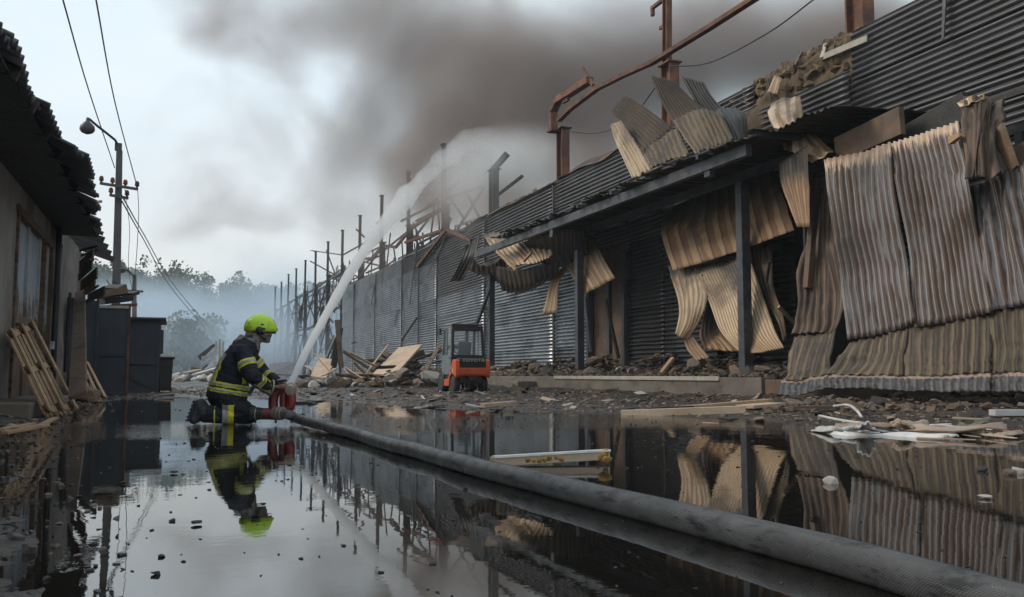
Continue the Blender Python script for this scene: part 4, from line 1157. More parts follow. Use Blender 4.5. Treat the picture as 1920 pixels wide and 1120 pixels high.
def caps(mb, p, q, r1, r2, n=14):
    p, q = Vector(p), Vector(q)
    mb.tube([p, p.lerp(q, .33), p.lerp(q, .67), q], [r1, r1 + (r2 - r1) * .33, r1 + (r2 - r1) * .67, r2], n)
    for c, r in ((p, r1), (q, r2)):
        v, f = ICO[2]
        mb.add((v * r + np.array(c)).tolist(), f)
    return mb

def ell(mb, c, r, rot=None):
    v, f = ICO[3]
    v = v * np.array(r)
    if rot is not None: v = v @ np.array(Euler(rot).to_matrix().transposed())
    return mb.add((v + np.array(c)).tolist(), f)

def loft(mb, secs, n=28):
    vs, fs = [], []
    for (x, z, a, b_) in secs:
        for k in range(n):
            t = 2 * math.pi * k / n
            ct, st = math.cos(t), math.sin(t)
            e = .85
            vs.append((x + a * math.copysign(abs(ct) ** e, ct), b_ * math.copysign(abs(st) ** e, st), z))
    for i in range(len(secs) - 1):
        for k in range(n): fs.append((i * n + k, i * n + (k + 1) % n, (i + 1) * n + (k + 1) % n, (i + 1) * n + k))
    fs.append(tuple(range(n - 1, -1, -1))); fs.append(tuple((len(secs) - 1) * n + k for k in range(n)))
    return mb.add(vs, fs)

def local(name, me, parent, mats=None):
    o = bpy.data.objects.new(name, me); COL.objects.link(o); o.parent = parent
    if mats is not None:
        me.materials.clear(); me.materials.append(mats)
    return o

def slab(me, name, cuts, pred, off, mat, parent, thick=.0):
    """a strip of the garment between cutting planes (point, normal), lifted off the cloth"""
    bm = bmesh.new(); bm.from_mesh(me)
    for p, nrm in cuts:
        bmesh.ops.bisect_plane(bm, geom=bm.verts[:] + bm.edges[:] + bm.faces[:], plane_co=Vector(p), plane_no=Vector(nrm), clear_inner=True)
    bad = [f for f in bm.faces if not pred(f.calc_center_median())]
    bmesh.ops.delete(bm, geom=bad, context='FACES')
    bm.normal_update()
    nv = {v: v.normal.copy() for v in bm.verts}
    for v, n_ in nv.items(): v.co = v.co + n_ * off
    m2 = bpy.data.meshes.new(name)
    bm.to_mesh(m2); bm.free()
    m2.polygons.foreach_set('use_smooth', [True] * len(m2.polygons))
    o = local(name, m2, parent, mat)
    if thick:
        s_ = o.modifiers.new('solid', 'SOLIDIFY'); s_.thickness = thick; s_.offset = -1
    return o

MT['turnout'] = surf('navy_turnout_cloth', [(.3, (.006, .0075, .012)), (.7, (.014, .017, .026))], 6, rough=(.65, .9), bmp=(120, .5, .003), fine=.5, vary=0, spec=.35)
MT['hi_yellow'] = surf('lime_yellow_strip', [(.3, (.50, .50, .02)), (.7, (.70, .68, .035))], 7, rough=(.5, .75), stain=((.12, .11, .04), 9, .5, .78), bmp=(90, .2, .002), vary=0)
MT['silver_strip'] = surf('reflective_silver', [(.3, (.22, .215, .20)), (.7, (.40, .39, .37))], 8, rough=(.35, .6), metal=.2, stain=((.10, .09, .07), 9, .55, .8), vary=0)
MT['helmet'] = surf('lime_helmet', [(.3, (.36, .58, .012)), (.7, (.50, .74, .02))], 3, rough=(.22, .4), stain=((.07, .085, .02), 9, .55, .78), bmp=(20, .04, .002), vary=0)
MT['glove'] = surf('dirty_leather', [(.3, (.13, .10, .065)), (.7, (.30, .24, .16))], 12, rough=(.6, .85), vary=0, stain=((.04, .03, .02), 10, .5, .75))
MT['hood'] = surf('grey_cloth', [(.3, (.10, .092, .085)), (.7, (.19, .175, .16))], 12, rough=(.8, 1), vary=0, bmp=(80, .4, .003))
MT['skin'] = plain('skin', (.42, .25, .18), .55, vary=0)
MT['red_paint'] = surf('worn_red_paint', [(.3, (.085, .005, .006)), (.7, (.19, .010, .010))], 5, rough=(.25, .5), stain=((.05, .012, .01), 8, .6, .8), vary=0)
MT['brass'] = surf('dull_alloy', [(.3, (.20, .17, .13)), (.7, (.42, .37, .29))], 10, rough=(.35, .6), metal=.6, vary=0)
MT['visor'] = plain('dark_visor', (.02, .02, .022), .15, vary=0)

FF = on_z(425, 795, 0.0)
ff = thing('person', FF, 'kneeling firefighter in dark turnout gear and lime helmet aiming the water cannon', 'person')
ff.rotation_euler = (0, 0, -YAW + R(14))
# body in one continuous surface: trunk, neck, head, arms, legs
mb = MB()
loft(mb, [(-.01, .20, .15, .17), (0, .27, .205, .20), (0, .34, .222, .215), (.015, .45, .205, .21), (.055, .6, .195, .225), (.11, .74, .19, .24), (.155, .84, .175, .24), (.19, .925, .14, .195), (.24, 1.015, .112, .122)])
caps(mb, (.24, .0, .95), (.33, .0, 1.06), .078, .07)
ell(mb, (.352, .0, 1.075), (.108, .082, .128), (0, .12, 0))
ell(mb, (.425, 0, 1.0), (.05, .05, .062))
caps(mb, (.447, 0, 1.075), (.474, 0, 1.04), .016, .019)
for s_ in (-1, 1):
    ell(mb, (.355, s_ * .082, 1.06), (.024, .012, .034))
    hip, knee, ank = (.0, s_ * .115, .27), (.255, s_ * .15, .105), (-.22, s_ * .14, .10)
    caps(mb, hip, knee, .125, .10)
    caps(mb, knee, ank, .098, .082)
    caps(mb, (-.12, s_ * .14, .12), (-.2, s_ * .14, .12), .095, .09)
sh = {-1: ((.17, -.225, .815), (.275, -.315, .56), (.435, -.165, .425)), 1: ((.19, .22, .815), (.385, .30, .565), (.525, .135, .495))}
for s_ in (-1, 1):
    a, b_, c = sh[s_]
    caps(mb, a, b_, .094, .082)
    caps(mb, b_, c, .08, .058)
    caps(mb, (.12, s_ * .12, .80), a, .11, .094)
body = remeshed(mb, .012, 8, 'body', .018, 8)
bo = local('body', body, ff, MT['turnout'])

# jacket shell over trunk and arms, its hem flared over the legs
def hem(c): return True
jk = slab(body, 'jacket', [((0, 0, .285), (.12, 0, 1)), ((.21, 0, .93), (-.4, 0, -1))], lambda c: c.z > .27 and not (c.z < .32 and c.x > .22), .009, MT['turnout'], ff, .008)
# balaclava and collar
slab(body, 'hood', [((.24, 0, .955), (.5, 0, 1))], lambda c: c.z < 1.03 and c.x > .27 or c.z < .985, .006, MT['hood'], ff, .005)
slab(body, 'collar', [((.2, 0, .895), (.35, 0, 1)), ((.235, 0, .985), (-.35, 0, -1))], lambda c: abs(c.y) < .14, .016, MT['hood'], ff, .01)
hd = slab(body, 'face', [((.39, 0, 1.035), (.9, 0, .3))], lambda c: abs(c.y) < .07 and c.z < 1.12, .002, MT['skin'], ff)
for s_ in (-1, 1):
    m2 = MB(); ell(m2, (.449, s_ * .033, 1.078), (.010, .014, .009))
    local('eye', m2.mesh('eye', MT['black'], True), hd)
# belt bands: lime with silver centre
def band(p, nrm, w, pred, par=ff, nm='reflective_band', off=.016):
    p = Vector(p); n = Vector(nrm).normalized()
    y = slab(body, nm, [(p - n * w / 2, n), (p + n * w / 2, -n)], pred, off, MT['hi_yellow'], par, .006)
    slab(body, 'silver_strip', [(p - n * w / 5, n), (p + n * w / 5, -n)], pred, off + .0035, MT['silver_strip'], y, .003)
trunk = lambda c: abs(c.y) < .245 and not (c.x > .2 and c.y < -.13 and c.z > .42)
band((.0, 0, .375), (.18, 0, 1), .05, trunk, jk)
band((.0, 0, .445), (.18, 0, 1), .052, trunk, jk)
for s_ in (-1, 1):
    a, b_, c = [Vector(q) for q in sh[s_]]
    near_arm = lambda q, a=a, b_=b_: ((q - a) - (b_ - a).normalized() * (q - a).dot((b_ - a).normalized())).length < .125 and (q.y * s_ > .17)
    band(a.lerp(b_, .52), b_ - a, .075, near_arm, jk)
    near_fore = lambda q, b_=b_, c=c: ((q - b_) - (c - b_).normalized() * (q - b_).dot((c - b_).normalized())).length < .11
    band(b_.lerp(c, .52), c - b_, .06, near_fore, jk)
# stripes down the back and across the shoulders
def ystripe(y0, y1, pred):
    s1 = slab(body, 'back_stripe', [((0, y0, 0), (0, 1, 0)), ((0, y1, 0), (0, -1, 0))], pred, .016, MT['hi_yellow'], jk, .006)
    d_ = (y1 - y0) * .3
    slab(body, 'silver_strip', [((0, y0 + d_, 0), (0, 1, 0)), ((0, y1 - d_, 0), (0, -1, 0))], pred, .019, MT['silver_strip'], s1, .003)
for y0, y1 in ((-.175, -.105), (.105, .175)):
    ystripe(y0, y1, lambda c: c.x < .06 + (c.z - .5) * .3 - .05 and .475 < c.z < .735)
slab(body, 'shoulder_patch', [((0, 0, .735), (-.1, 0, 1)), ((0, 0, .80), (.1, 0, -1))], lambda c: c.x < .1 and abs(c.y) < .19, .0165, MT['silver_strip'], jk, .005)
slab(body, 'front_stripe', [((0, -.2, 0), (0, 1, 0)), ((0, -.13, 0), (0, -1, 0))], lambda c: c.x > .16 and .46 < c.z < .54, .017, MT['hi_yellow'], jk, .005)
# trouser bands
for s_ in (-1, 1):
    pr = lambda c, s_=s_: c.z < .225 and c.y * s_ > .02
    slab(body, 'leg_band', [((-.035, 0, 0), (1, 0, .0)), ((.025, 0, 0), (-1, 0, 0))], pr, .013, MT['silver_strip'], ff, .006)
    slab(body, 'leg_band', [((.028, 0, 0), (1, 0, 0)), ((.09, 0, 0), (-1, 0, 0))], pr, .013, MT['hi_yellow'], ff, .006)
    # boots: toe dug in, heel up, lugged sole to the rear
    m2 = MB()
    y = s_ * .14
    caps(m2, (-.10, y, .105), (-.25, y, .135), .094, .082)
    caps(m2, (-.25, y, .15), (-.295, y, .235), .075, .055)
    caps(m2, (-.265, y, .12), (-.345, y, .06), .066, .052)
    caps(m2, (-.29, y, .22), (-.35, y, .10), .05, .05)
    caps(m2, (-.335, y + .02, .065), (-.345, y - .02, .055), .05, .05)
    bt = local('boot', remeshed(m2, .009, 3, 'boot', .004, 14), ff, MT['rubber'])
    m3 = MB().beam((-.335, y, .275), (-.405, y, .045), .098, .028, (1, 0, 0))
    for k in range(6):
        c = Vector((-.335, y, .265)).lerp(Vector((-.403, y, .055)), k / 5)
        m3.box(c + Vector((-.018, 0, -.004)), (.022, .10, .018))
    local('sole', m3.mesh('sole', MT['rubber']), bt)
    m4 = MB().tube([(-.12, y + .098 * math.sin(t), .11 + .098 * math.cos(t)) for t in np.linspace(0, 2 * math.pi, 20)], .008, 6, False)
    local('boot_pull', m4.mesh('boot_pull', MT['hi_yellow'], True), bt)
# helmet
v, f = ICO[3]
hv = v.copy()
x, y, z = hv[:, 0].copy(), hv[:, 1].copy(), hv[:, 2].copy()
lowc = -.30 - .10 * np.clip(-x, 0, 1) + .18 * np.clip(x, 0, 1)
z2 = np.where(z < lowc, lowc + (z - lowc) * .12, z)
fl = np.exp(-((z - lowc) / .16) ** 2)
sx = 1 + .14 * fl * np.clip(x, 0, 1) ** 2 + .05 * fl
hv = np.stack([x * .180 * sx, y * .134 * (1 + .05 * fl), z2 * .150], 1)
hv[:, 2] += .012 * np.exp(-(y / .22) ** 2) * np.clip(z, 0, 1)
ht = Euler((0, R(6), 0)).to_matrix()
HC = Vector((.348, 0, 1.112))
hp = lambda p: tuple(ht @ (Vector(p) * 1.04) + HC)
mb = MB().add([hp(p) for p in hv], f)
he = local('helmet', mb.mesh('helmet', MT['helmet'], True), ff)
for s_ in (-1, 1):
    m2 = MB().lathe([(.0, .034), (.030, .034), (.040, .026), (.042, .0)], hp((-.005, s_ * .108, -.028)), (0, s_, 0), 18)
    m2.box(hp((.03, s_ * .124, -.012)), (.06, .02, .028), ht)
    local('ear_cover', m2.mesh('ear_cover', MT['black'], True), he)
    m2 = MB(); ell(m2, hp((.018, s_ * .120, .032)), (.028, .014, .012))
    local('clip', m2.mesh('clip', MT['black'], True), he)
    for (c0, c1) in (((.075, .108, .02), (.135, .066, .028)), ((-.10, .104, -.01), (-.125, .088, .045))):
        m2 = MB().beam(hp((c0[0], s_ * c0[1], c0[2])), hp((c1[0], s_ * c1[1], c1[2])), .012, .026, (0, s_ * .4, 1))
        local('helmet_sticker', m2.mesh('helmet_sticker', MT['silver_strip']), he)
    m2 = MB().tube([hp(q) for q in ((-.02, s_ * .112, -.05), (.03, s_ * .09, -.10), (.085, s_ * .03, -.135))], .007, 6)
    local('chin_strap', m2.mesh('chin_strap', MT['black'], True), he)
m2 = MB()
m2.tube([hp((.175 * math.cos(t), .128 * math.sin(t), -.05 - .012 * math.cos(t) + .022 * max(0, math.cos(t)))) for t in np.linspace(-2.0, 2.0, 24)], .007, 6)
local('rim', m2.mesh('rim', MT['black'], True), he)
m2 = MB()
vs_, fs_ = [], []
for i, t in enumerate(np.linspace(1.75, 2 * math.pi - 1.75, 19)):
    for j, (r_, zz) in enumerate(((1.0, -.045), (1.03, -.09), (1.12, -.135))):
        vs_.append(hp((.150 * r_ * math.cos(t) - .0, .112 * r_ * math.sin(t), zz + .006 * math.sin(i * 1.9))))
for i in range(18):
    for j in range(2): fs_.append((i * 3 + j, i * 3 + j + 1, i * 3 + j + 4, i * 3 + j + 3))
o = local('neck_curtain', m2.add(vs_, fs_).mesh('neck_curtain', MT['hood'], True), he)
s_ = o.modifiers.new('solid', 'SOLIDIFY'); s_.thickness = .006
m2 = MB()
vs_, fs_ = [], []
for i, t in enumerate(np.linspace(-1.0, 1.0, 13)):
    for (r_, zz) in ((1.0, -.008), (1.0, -.032)): vs_.append(hp((.168 * r_ * math.cos(t), .122 * r_ * math.sin(t), zz)))
for i in range(12): fs_.append((i * 2, i * 2 + 1, i * 2 + 3, i * 2 + 2))
o = local('visor', m2.add(vs_, fs_).mesh('visor', MT['visor'], True), he)
s_ = o.modifiers.new('solid', 'SOLIDIFY'); s_.thickness = .01; s_.offset = 1

# gloved hands: palm, four curled fingers, thumb
def glove(wrist, d, nrm, curl, name='glove'):
    """d: along the hand, nrm: palm side"""
    w = Vector(wrist); d = Vector(d).normalized(); n = Vector(nrm); n = (n - d * n.dot(d)).normalized(); s = d.cross(n)
    m2 = MB()
    caps(m2, w - d * .05, w + d * .02, .046, .036)
    for k in (-1.5, -.5, .5, 1.5): caps(m2, w + s * k * .014, w + d * .088 + s * k * .021, .021, .0155, 10)
    for k, ln in ((-1.5, .78), (-.5, .96), (.5, 1.0), (1.5, .9)):
        p = w + d * .088 + s * k * .021
        dd = d + s * k * .06
        a = 0
        for i, (l, rr) in enumerate(((.042, .0135), (.030, .0125), (.024, .0112))):
            a += curl[i]
            q = p + (dd * math.cos(a) + n * math.sin(a)).normalized() * l * ln
            caps(m2, p, q, rr, rr * .94, 10)
            p = q
    p = w + d * .02 + s * .036
    q = p + (d * .6 + s * .5 + n * .55).normalized() * .045
    caps(m2, p - s * .015, q, .018, .0145, 10)
    r2 = q + (d * .75 - s * .1 + n * .75).normalized() * .035
    caps(m2, q, r2, .0145, .012, 10)
    return local(name, remeshed(m2, .0052, 3, name, .002, 25), ff, MT['glove'])
glove((.455, -.150, .405), (.75, .28, -.42), (.35, .65, .6), (.75, 1.05, .7))
glove((.545, .115, .49), (.85, -.30, -.12), (.25, -.35, -.9), (.65, .95, .6))

# ------------------------------------------------------------------ ground monitor (water cannon)
wc = thing('water_cannon', on_z(540, 797, 0), 'red twin loop water cannon on the flooded ground throwing the jet', 'water cannon')
wc.rotation_euler = (0, 0, -YAW)
def W(cx, cy, y=0.0):
    """picture offsets around the cannon, in metres (right, away, up)"""
    px, py = 320 + cx / 4, 560 + cy / 4
    return Vector(((px - 540) / 163, y, (797 - py) / 163))
def wtube(path, r, name, mat, par=wc, n=16, smooth=True):
    P = np.array([tuple(p) for p in path]); P = catmull(P, np.linspace(0, 1, 8 * len(path)))
    return local(name, MB().tube([Vector(p) for p in P], r, n).mesh(name, mat, smooth), par)
loop = [W(800, 850), W(772, 828), W(768, 760), W(785, 708), W(830, 684), W(880, 700), (W(900, 750)), W(894, 808), W(866, 842), W(815, 852)]
wtube(loop, .054, 'twin_waterway', MT['red_paint'])
wtube([W(805, 868), W(740, 862, -.01), W(690, 862, -.02)], .058, 'inlet_pipe', MT['red_paint'])
wtube([W(850, 862), W(840, 790), W(845, 700)], .04, 'centre_brace', MT['red_paint'])
def ring(c, ax, prof, name, mat, par=wc): return local(name, MB().lathe(prof, c, ax, 22).mesh(name, mat, False), par)
cpl = ring(W(660, 865, -.02), (-1, 0, .02), [(.05, -.06), (.066, -.06), (.066, -.02), (.072, -.018), (.072, .02), (.064, .022), (.064, .05), (.07, .055), (.07, .075), (.05, .078), (.045, .03), (.0, .03)], 'side_coupling', MT['black'])
ring(W(655, 865, -.02), (-1, 0, .02), [(.060, .0), (.075, .0), (.075, .012), (.06, .012)], 'ring', MT['brass'], cpl)
hd_ = (Vector((.62, -.32, -.03))).normalized()
cp2 = ring(W(812, 858, -.06), hd_, [(.05, -.05), (.064, -.05), (.064, .0), (.074, .002), (.074, .03), (.066, .034), (.066, .055), (.072, .058), (.072, .075), (.056, .08)], 'hose_coupling', MT['brass'])
jd = (at(580, 648, 14.0) - at(545, 718, 10.1)).normalized()
jl_ = Vector((jd.dot(RIGHT), jd.dot(Vector((math.sin(YAW), math.cos(YAW), 0))), jd.z))
nz = ring(W(893, 690, .0), jl_, [(.055, -.06), (.058, .0), (.056, .05), (.068, .055), (.068, .075), (.060, .08), (.060, .10), (.066, .105), (.066, .12), (.045, .122), (.042, .06), (0, .06)], 'nozzle', MT['brass'])
hwc = W(772, 672, -.10)
hw_ax = Vector((-.8, -.45, .15)).normalized()
u_ = hw_ax.orthogonal().normalized(); w_ = hw_ax.cross(u_)
hwl = local('handwheel', MB().tube([hwc + (u_ * math.cos(t) + w_ * math.sin(t)) * .078 for t in np.linspace(0, 2 * math.pi, 30)], .011, 8, False).mesh('handwheel', MT['brass'], True), wc)
m2 = MB()
for t in (0, 2.1, 4.2): m2.beam(hwc, hwc + (u_ * math.cos(t) + w_ * math.sin(t)) * .075, .014, .01, hw_ax)
m2.lathe([(.03, -.03), (.03, .02), (.015, .03)], hwc, hw_ax, 12)
m2.tube([hwc, hwc - hw_ax * .12], .018, 8)
local('hub', m2.mesh('hub', MT['black'], True), hwl)
wtube([W(648, 655, -.12), W(630, 690, -.12), W(612, 722, -.12)], .021, 'lever_grip', MT['black'])
wtube([W(648, 655, -.12), W(700, 690, -.10), W(760, 740, -.03)], .012, 'lever', MT['black'])
wtube([W(790, 630, .05), W(830, 622, .05), W(856, 622, .05)], .014, 'tiller', MT['black'])
for (a, b_) in (((700, 885), (1000, 872)), ((640, 900), (840, 905))):
    A, B = W(*a, .0), W(*b_, .0)
    local('ground_leg', MB().beam(A, B, .045, .022).mesh('ground_leg', MT['black']), wc)
for cx_ in (640, 790, 905, 985): local('spike', MB().beam(W(cx_, 880), W(cx_, 935), .02, .02).mesh('spike', MT['black']), wc)

# ------------------------------------------------------------------ hose
m, nt, b = new_mat('woven_hose')
uv = vec(nt, (1, 1, 1), 'UV', False)
sp = nt.nodes.new('ShaderNodeSeparateXYZ'); nt.links.new(uv, sp.inputs[0])
weave = math_(nt, 'SINE', math_(nt, 'ADD', math_(nt, 'MULTIPLY', sp.outputs[0], 2 * math.pi * 34), math_(nt, 'MULTIPLY', sp.outputs[1], 2 * math.pi * 95)))
weave2 = math_(nt, 'SINE', math_(nt, 'MULTIPLY', sp.outputs[0], 2 * math.pi * 60))
ob = vec(nt, (1, 1, 1), rnd=False)
n1 = noise(nt, ob, 4, 7, .7)
c = ramp(nt, n1, [(.3, (.045, .043, .042)), (.6, (.095, .091, .088)), (.8, (.16, .153, .148))])
n2 = noise(nt, vec(nt, (.55, .8, 3.5), rnd=False), 7.5, 8, .74, .3)
c = mixc(nt, ramp(nt, n2, [(.53, 0.0), (.60, .93)]), c, (.012, .011, .011))
c = mixc(nt, .55, c, ramp(nt, math_(nt, 'MULTIPLY', math_(nt, 'ADD', weave, 1), .5), [(.2, .45), (.8, 1.15)]), 'MULTIPLY')
nt.links.new(c, b.inputs['Base Color'])
nt.links.new(ramp(nt, noise(nt, ob, 9, 5, .7), [(.35, .28), (.65, .6)]), b.inputs['Roughness'])
bump(nt, b, math_(nt, 'ADD', weave, math_(nt, 'MULTIPLY', weave2, .6)), .35, .003)
HP = [(524.5, 776.5), (545, 781), (575, 790), (610, 799), (670, 815), (735.7, 835), (805, 852), (877, 873), (960, 893), (1050, 915), (1120, 932), (1225, 957), (1328, 983), (1430, 1009), (1537, 1036), (1640, 1064), (1745, 1092), (1912, 1137), (2100, 1190), (2400, 1275)]
P = []
for i, (px, py) in enumerate(HP):
    z = .115 if i == 0 else (.085 if i == 1 else (.06 if i == 2 else .047))
    P.append(tuple(on_z(px, py, z)))
DEP = Vector((math.sin(YAW), math.cos(YAW), 0))
wpos = lambda v_: tuple(Vector(wc.location) + RIGHT * v_.x + DEP * v_.y + Vector((0, 0, v_.z)))
c0 = W(812, 858, -.06)
P = [wpos(c0 + hd_ * .03), wpos(c0 + hd_ * .16 - Vector((0, 0, .012))), wpos(c0 + hd_ * .34 - Vector((0, 0, .055)))] + P[4:]
P = np.array(P)
P = catmull(P, np.linspace(0, 1, 190))
P[:, 2] += .006 * vn(P[:, 0] * 2.0, P[:, 1] * 2.0, 0, 91) * (P[:, 1] < 9)
seg = np.concatenate([[0], np.cumsum(np.linalg.norm(np.diff(P, axis=0), axis=1))])
NS = 32
mb = MB()
rr = .0535 * (1 + .035 * vn(seg * 1.1, seg * 0, 0, 92))
mb.tube([Vector(p) for p in P], rr.tolist(), NS, True)
me = mb.mesh('fire_hose', m, True, False)
lay = me.uv_layers.new(name='UVMap')
uvv = np.stack([np.tile(np.arange(NS) / NS, len(P)), np.repeat(seg, NS)], 1)
li = np.zeros(len(me.loops), dtype=np.int32); me.loops.foreach_get('vertex_index', li)
U = uvv[li]
ls = np.zeros(len(me.polygons), dtype=np.int32); me.polygons.foreach_get('loop_start', ls)
for s0 in ls[:-2]:
    q = U[s0:s0 + 4, 0]
    if q.max() - q.min() > .5: U[s0:s0 + 4, 0] = np.where(q < .5, q + 1, q)
lay.data.foreach_set('uv', U.astype(np.float32).ravel())
ho = place('fire_hose', me, None, P[0])
tag(ho, 'thick grey woven fire hose running from the water cannon across the flooded lane', 'hose')
seam = MB().tube([Vector(p) + Vector((.016, -.012, .0495)) for p in P[4:]], .004, 5, False)
seam.build('seam', MT['black'], ho, smooth=True)
ey = on_z(879, 878, .06)
MB().lathe([(.012, 0), (.014, .012), (.008, .016)], ey + Vector((-.03, -.045, -.01)), (-.55, -.8, .2), 10).build('valve_eye', MT['black'], ho)
# hair-thin froth lines and pebbles near the cannon are part of the litter below
# ================================================================== forklift
fp = on_z(870, 736, 0.02)
fk = thing('forklift', (fp.x + .15, fp.y + .6, .04), 'orange and grey forklift truck with enclosed cab parked before the debris, seen from behind', 'forklift')
MT['orange'] = surf('orange_paint', [(.3, (.50, .075, .02)), (.7, (.66, .105, .028))], 2, rough=(.3, .5), stain=((.10, .04, .025), 4.5, .55, .8), vary=0)
MT['cab_grey'] = surf('grey_blue_paint', [(.3, (.12, .15, .165)), (.7, (.18, .215, .235))], 2, rough=(.35, .6), stain=((.07, .07, .07), 3, .62, .8), vary=0)
m, nt, b = new_mat('cab_glass')
b.inputs['Base Color'].default_value = (.55, .65, .68, 1)
b.inputs['Roughness'].default_value = .04
b.inputs['Alpha'].default_value = .12
b.inputs['IOR'].default_value = 1.5
MT['glass'] = m
def FB(name, fn, mat, par=fk, bev=.012, smooth=False):
    m2 = MB(); fn(m2)
    me = m2.mesh(name, MT[mat], smooth)
    o = local(name, me, par)
    if bev:
        b_ = o.modifiers.new('edge', 'BEVEL'); b_.width = bev; b_.segments = 2; b_.limit_method = 'ANGLE'
    return o
HWID = .55
# chassis side profile (along y, z) swept over the width: low step in front, counterweight behind
side = [(-.98, .42), (-1.03, .50), (-1.04, .66), (-1.0, .94), (-.90, .98), (-.66, .97), (-.55, .80), (-.42, .70), (-.36, .60), (-.22, .40), (.45, .36), (.45, .17), (-.30, .17), (-.36, .42), (-.60, .56), (-.84, .50)]
for s_ in (-1, 1): FB('chassis_side', lambda m2: m2.prism([(s_ * HWID, y, z) for y, z in side], (-s_ * .13, 0, 0)), 'orange')
FB('counterweight', lambda m2: m2.prism([(-HWID + .132, y, z) for y, z in ((-1.0, .47), (-1.05, .53), (-1.055, .72), (-.93, .73), (-.6, .72), (-.6, .47))], (2 * HWID - .264, 0, 0)), 'orange', bev=.02)
FB('radiator_grille', lambda m2: (m2.box((0, -.86, .80), (.83, .22, .16)), [m2.box((0, -.975, .755 + .028 * i), (.78, .02, .012)) for i in range(4)]), 'black')
hd2 = FB('rear_hood', lambda m2: m2.prism([(-.415, y, z) for y, z in ((-.985, .875), (-1.0, .90), (-.985, .995), (-.9, 1.02), (-.45, 1.02), (-.45, .875))], (.83, 0, 0)), 'black', bev=.015)
fc = bpy.data.curves.new('lettering', 'FONT')
fc.body = 'TOYOTA'; fc.size = .155; fc.align_x = 'CENTER'; fc.align_y = 'CENTER'; fc.extrude = .004; fc.space_character = 1.18; fc.offset = .003
fo = bpy.data.objects.new('lettering', fc); COL.objects.link(fo)
me = bpy.data.meshes.new_from_object(fo.evaluated_get(bpy.context.evaluated_depsgraph_get()))
bpy.data.objects.remove(fo)
me.materials.clear()
me.transform(Matrix.Translation((0.02, -1.004, .945)) @ Matrix.Rotation(R(90 - 4), 4, 'X') @ Matrix.Diagonal((1.0, .82, 1, 1)))
local('lettering', me, hd2, MT['concrete_pale'])
FB('sticker', lambda m2: m2.box((-HWID - .003, -.70, .64), (.006, .12, .11)), 'white', bev=0)
FB('fuel_cap', lambda m2: m2.lathe([(.05, 0), (.05, .012), (.02, .014)], (-HWID, -.56, .64), (-1, 0, 0), 14), 'black', bev=0)
FB('floor', lambda m2: m2.box((0, 0, .48), (2 * HWID - .1, 1.3, .2)), 'black')
FB('engine_cover', lambda m2: m2.box((0, -.35, .75), (.7, .7, .46)), 'black', bev=.03)
# wheels
for (x, y, r_, w) in ((-.46, .50, .31, .22), (.46, .50, .31, .22), (-.44, -.62, .245, .18), (.44, -.62, .245, .18)):
    ty = FB('wheel', lambda m2: m2.lathe([(r_ * .5, -w / 2), (r_ * .9, -w / 2), (r_, -w / 2 + .03), (r_, w / 2 - .03), (r_ * .9, w / 2), (r_ * .5, w / 2)], (x, y, r_ - .02), (1, 0, 0), 28), 'rubber', bev=0)
    sx_ = -1 if x < 0 else 1
    FB('rim', lambda m2: m2.lathe([(r_ * .5, .0), (r_ * .52, .012), (r_ * .42, .016), (r_ * .36, -.03), (.05, -.03), (.04, .01), (.0, .012)], (x + sx_ * (w / 2 - .012), y, r_ - .02), (sx_, 0, 0), 20), 'steel_grey', ty, bev=0)
    def lugs(m2):
        for k in range(18):
            t = 2 * math.pi * k / 18
            m2.box((x, y + math.cos(t) * r_, r_ - .02 + math.sin(t) * r_), (w * .8, .035, .03), Euler((t, 0, 0)).to_matrix())
    FB('tread', lugs, 'rubber', ty, bev=0)
# cab
ZR = 2.08
posts = {'rl': ((-.50, -.50, 1.0), (-.46, -.44, ZR - .06)), 'rr': ((.50, -.50, 1.0), (.46, -.44, ZR - .06)), 'fl': ((-.50, .46, .5), (-.46, .26, ZR - .06)), 'fr': ((.50, .46, .5), (.46, .26, ZR - .06))}
for k, (a, b_) in posts.items(): FB('cab_post', lambda m2: m2.beam(a, b_, .075, .085, (0, 1, 0)), 'black')
FB('roof', lambda m2: m2.prism([(-.50, y, z) for y, z in ((-.52, ZR - .05), (-.50, ZR), (.30, ZR + .01), (.36, ZR - .04))], (1.0, 0, 0)), 'black', bev=.02)
FB('roof_edge', lambda m2: m2.box((-.505, -.1, ZR - .01), (.02, .8, .035)), 'concrete_pale', bev=0)
def doorfr(m2, s_):
    x = s_ * .535
    m2.prism([(x, y, z) for y, z in ((-.44, .52), (.50, .52), (.49, 1.12), (-.46, 1.12))], (-s_ * .03, 0, 0))
    for a, b_ in (((-.44, 1.12), (-.40, ZR - .08)), ((.49, 1.12), (.28, ZR - .08)), ((.05, 1.12), (.02, ZR - .08))): m2.beam((x - s_ * .015, a[0], a[1]), (x - s_ * .035, b_[0], b_[1]), .03, .07, (0, 1, 0))
    m2.beam((x - s_ * .035, -.42, ZR - .09), (x - s_ * .035, .30, ZR - .09), .03, .07)
for s_ in (-1, 1):
    dd = FB('door', lambda m2: doorfr(m2, s_), 'cab_grey', bev=.006)
    FB('pane', lambda m2: m2.prism([(s_ * .508, y, z) for y, z in ((-.40, 1.12), (.46, 1.12), (.27, ZR - .12), (-.38, ZR - .12))], (-s_ * .008, 0, 0)), 'glass', dd, bev=0)
    FB('handle', lambda m2: m2.box((s_ * .545, -.36, 1.03), (.02, .12, .03)), 'black', dd, bev=0)
rw = FB('rear_window_frame', lambda m2: m2.beam((-.48, -.50, 1.06), (.48, -.50, 1.06), .05, .12), 'black')
FB('rear_window_header', lambda m2: m2.beam((-.45, -.455, 1.93), (.45, -.455, 1.93), .05, .14), 'black')
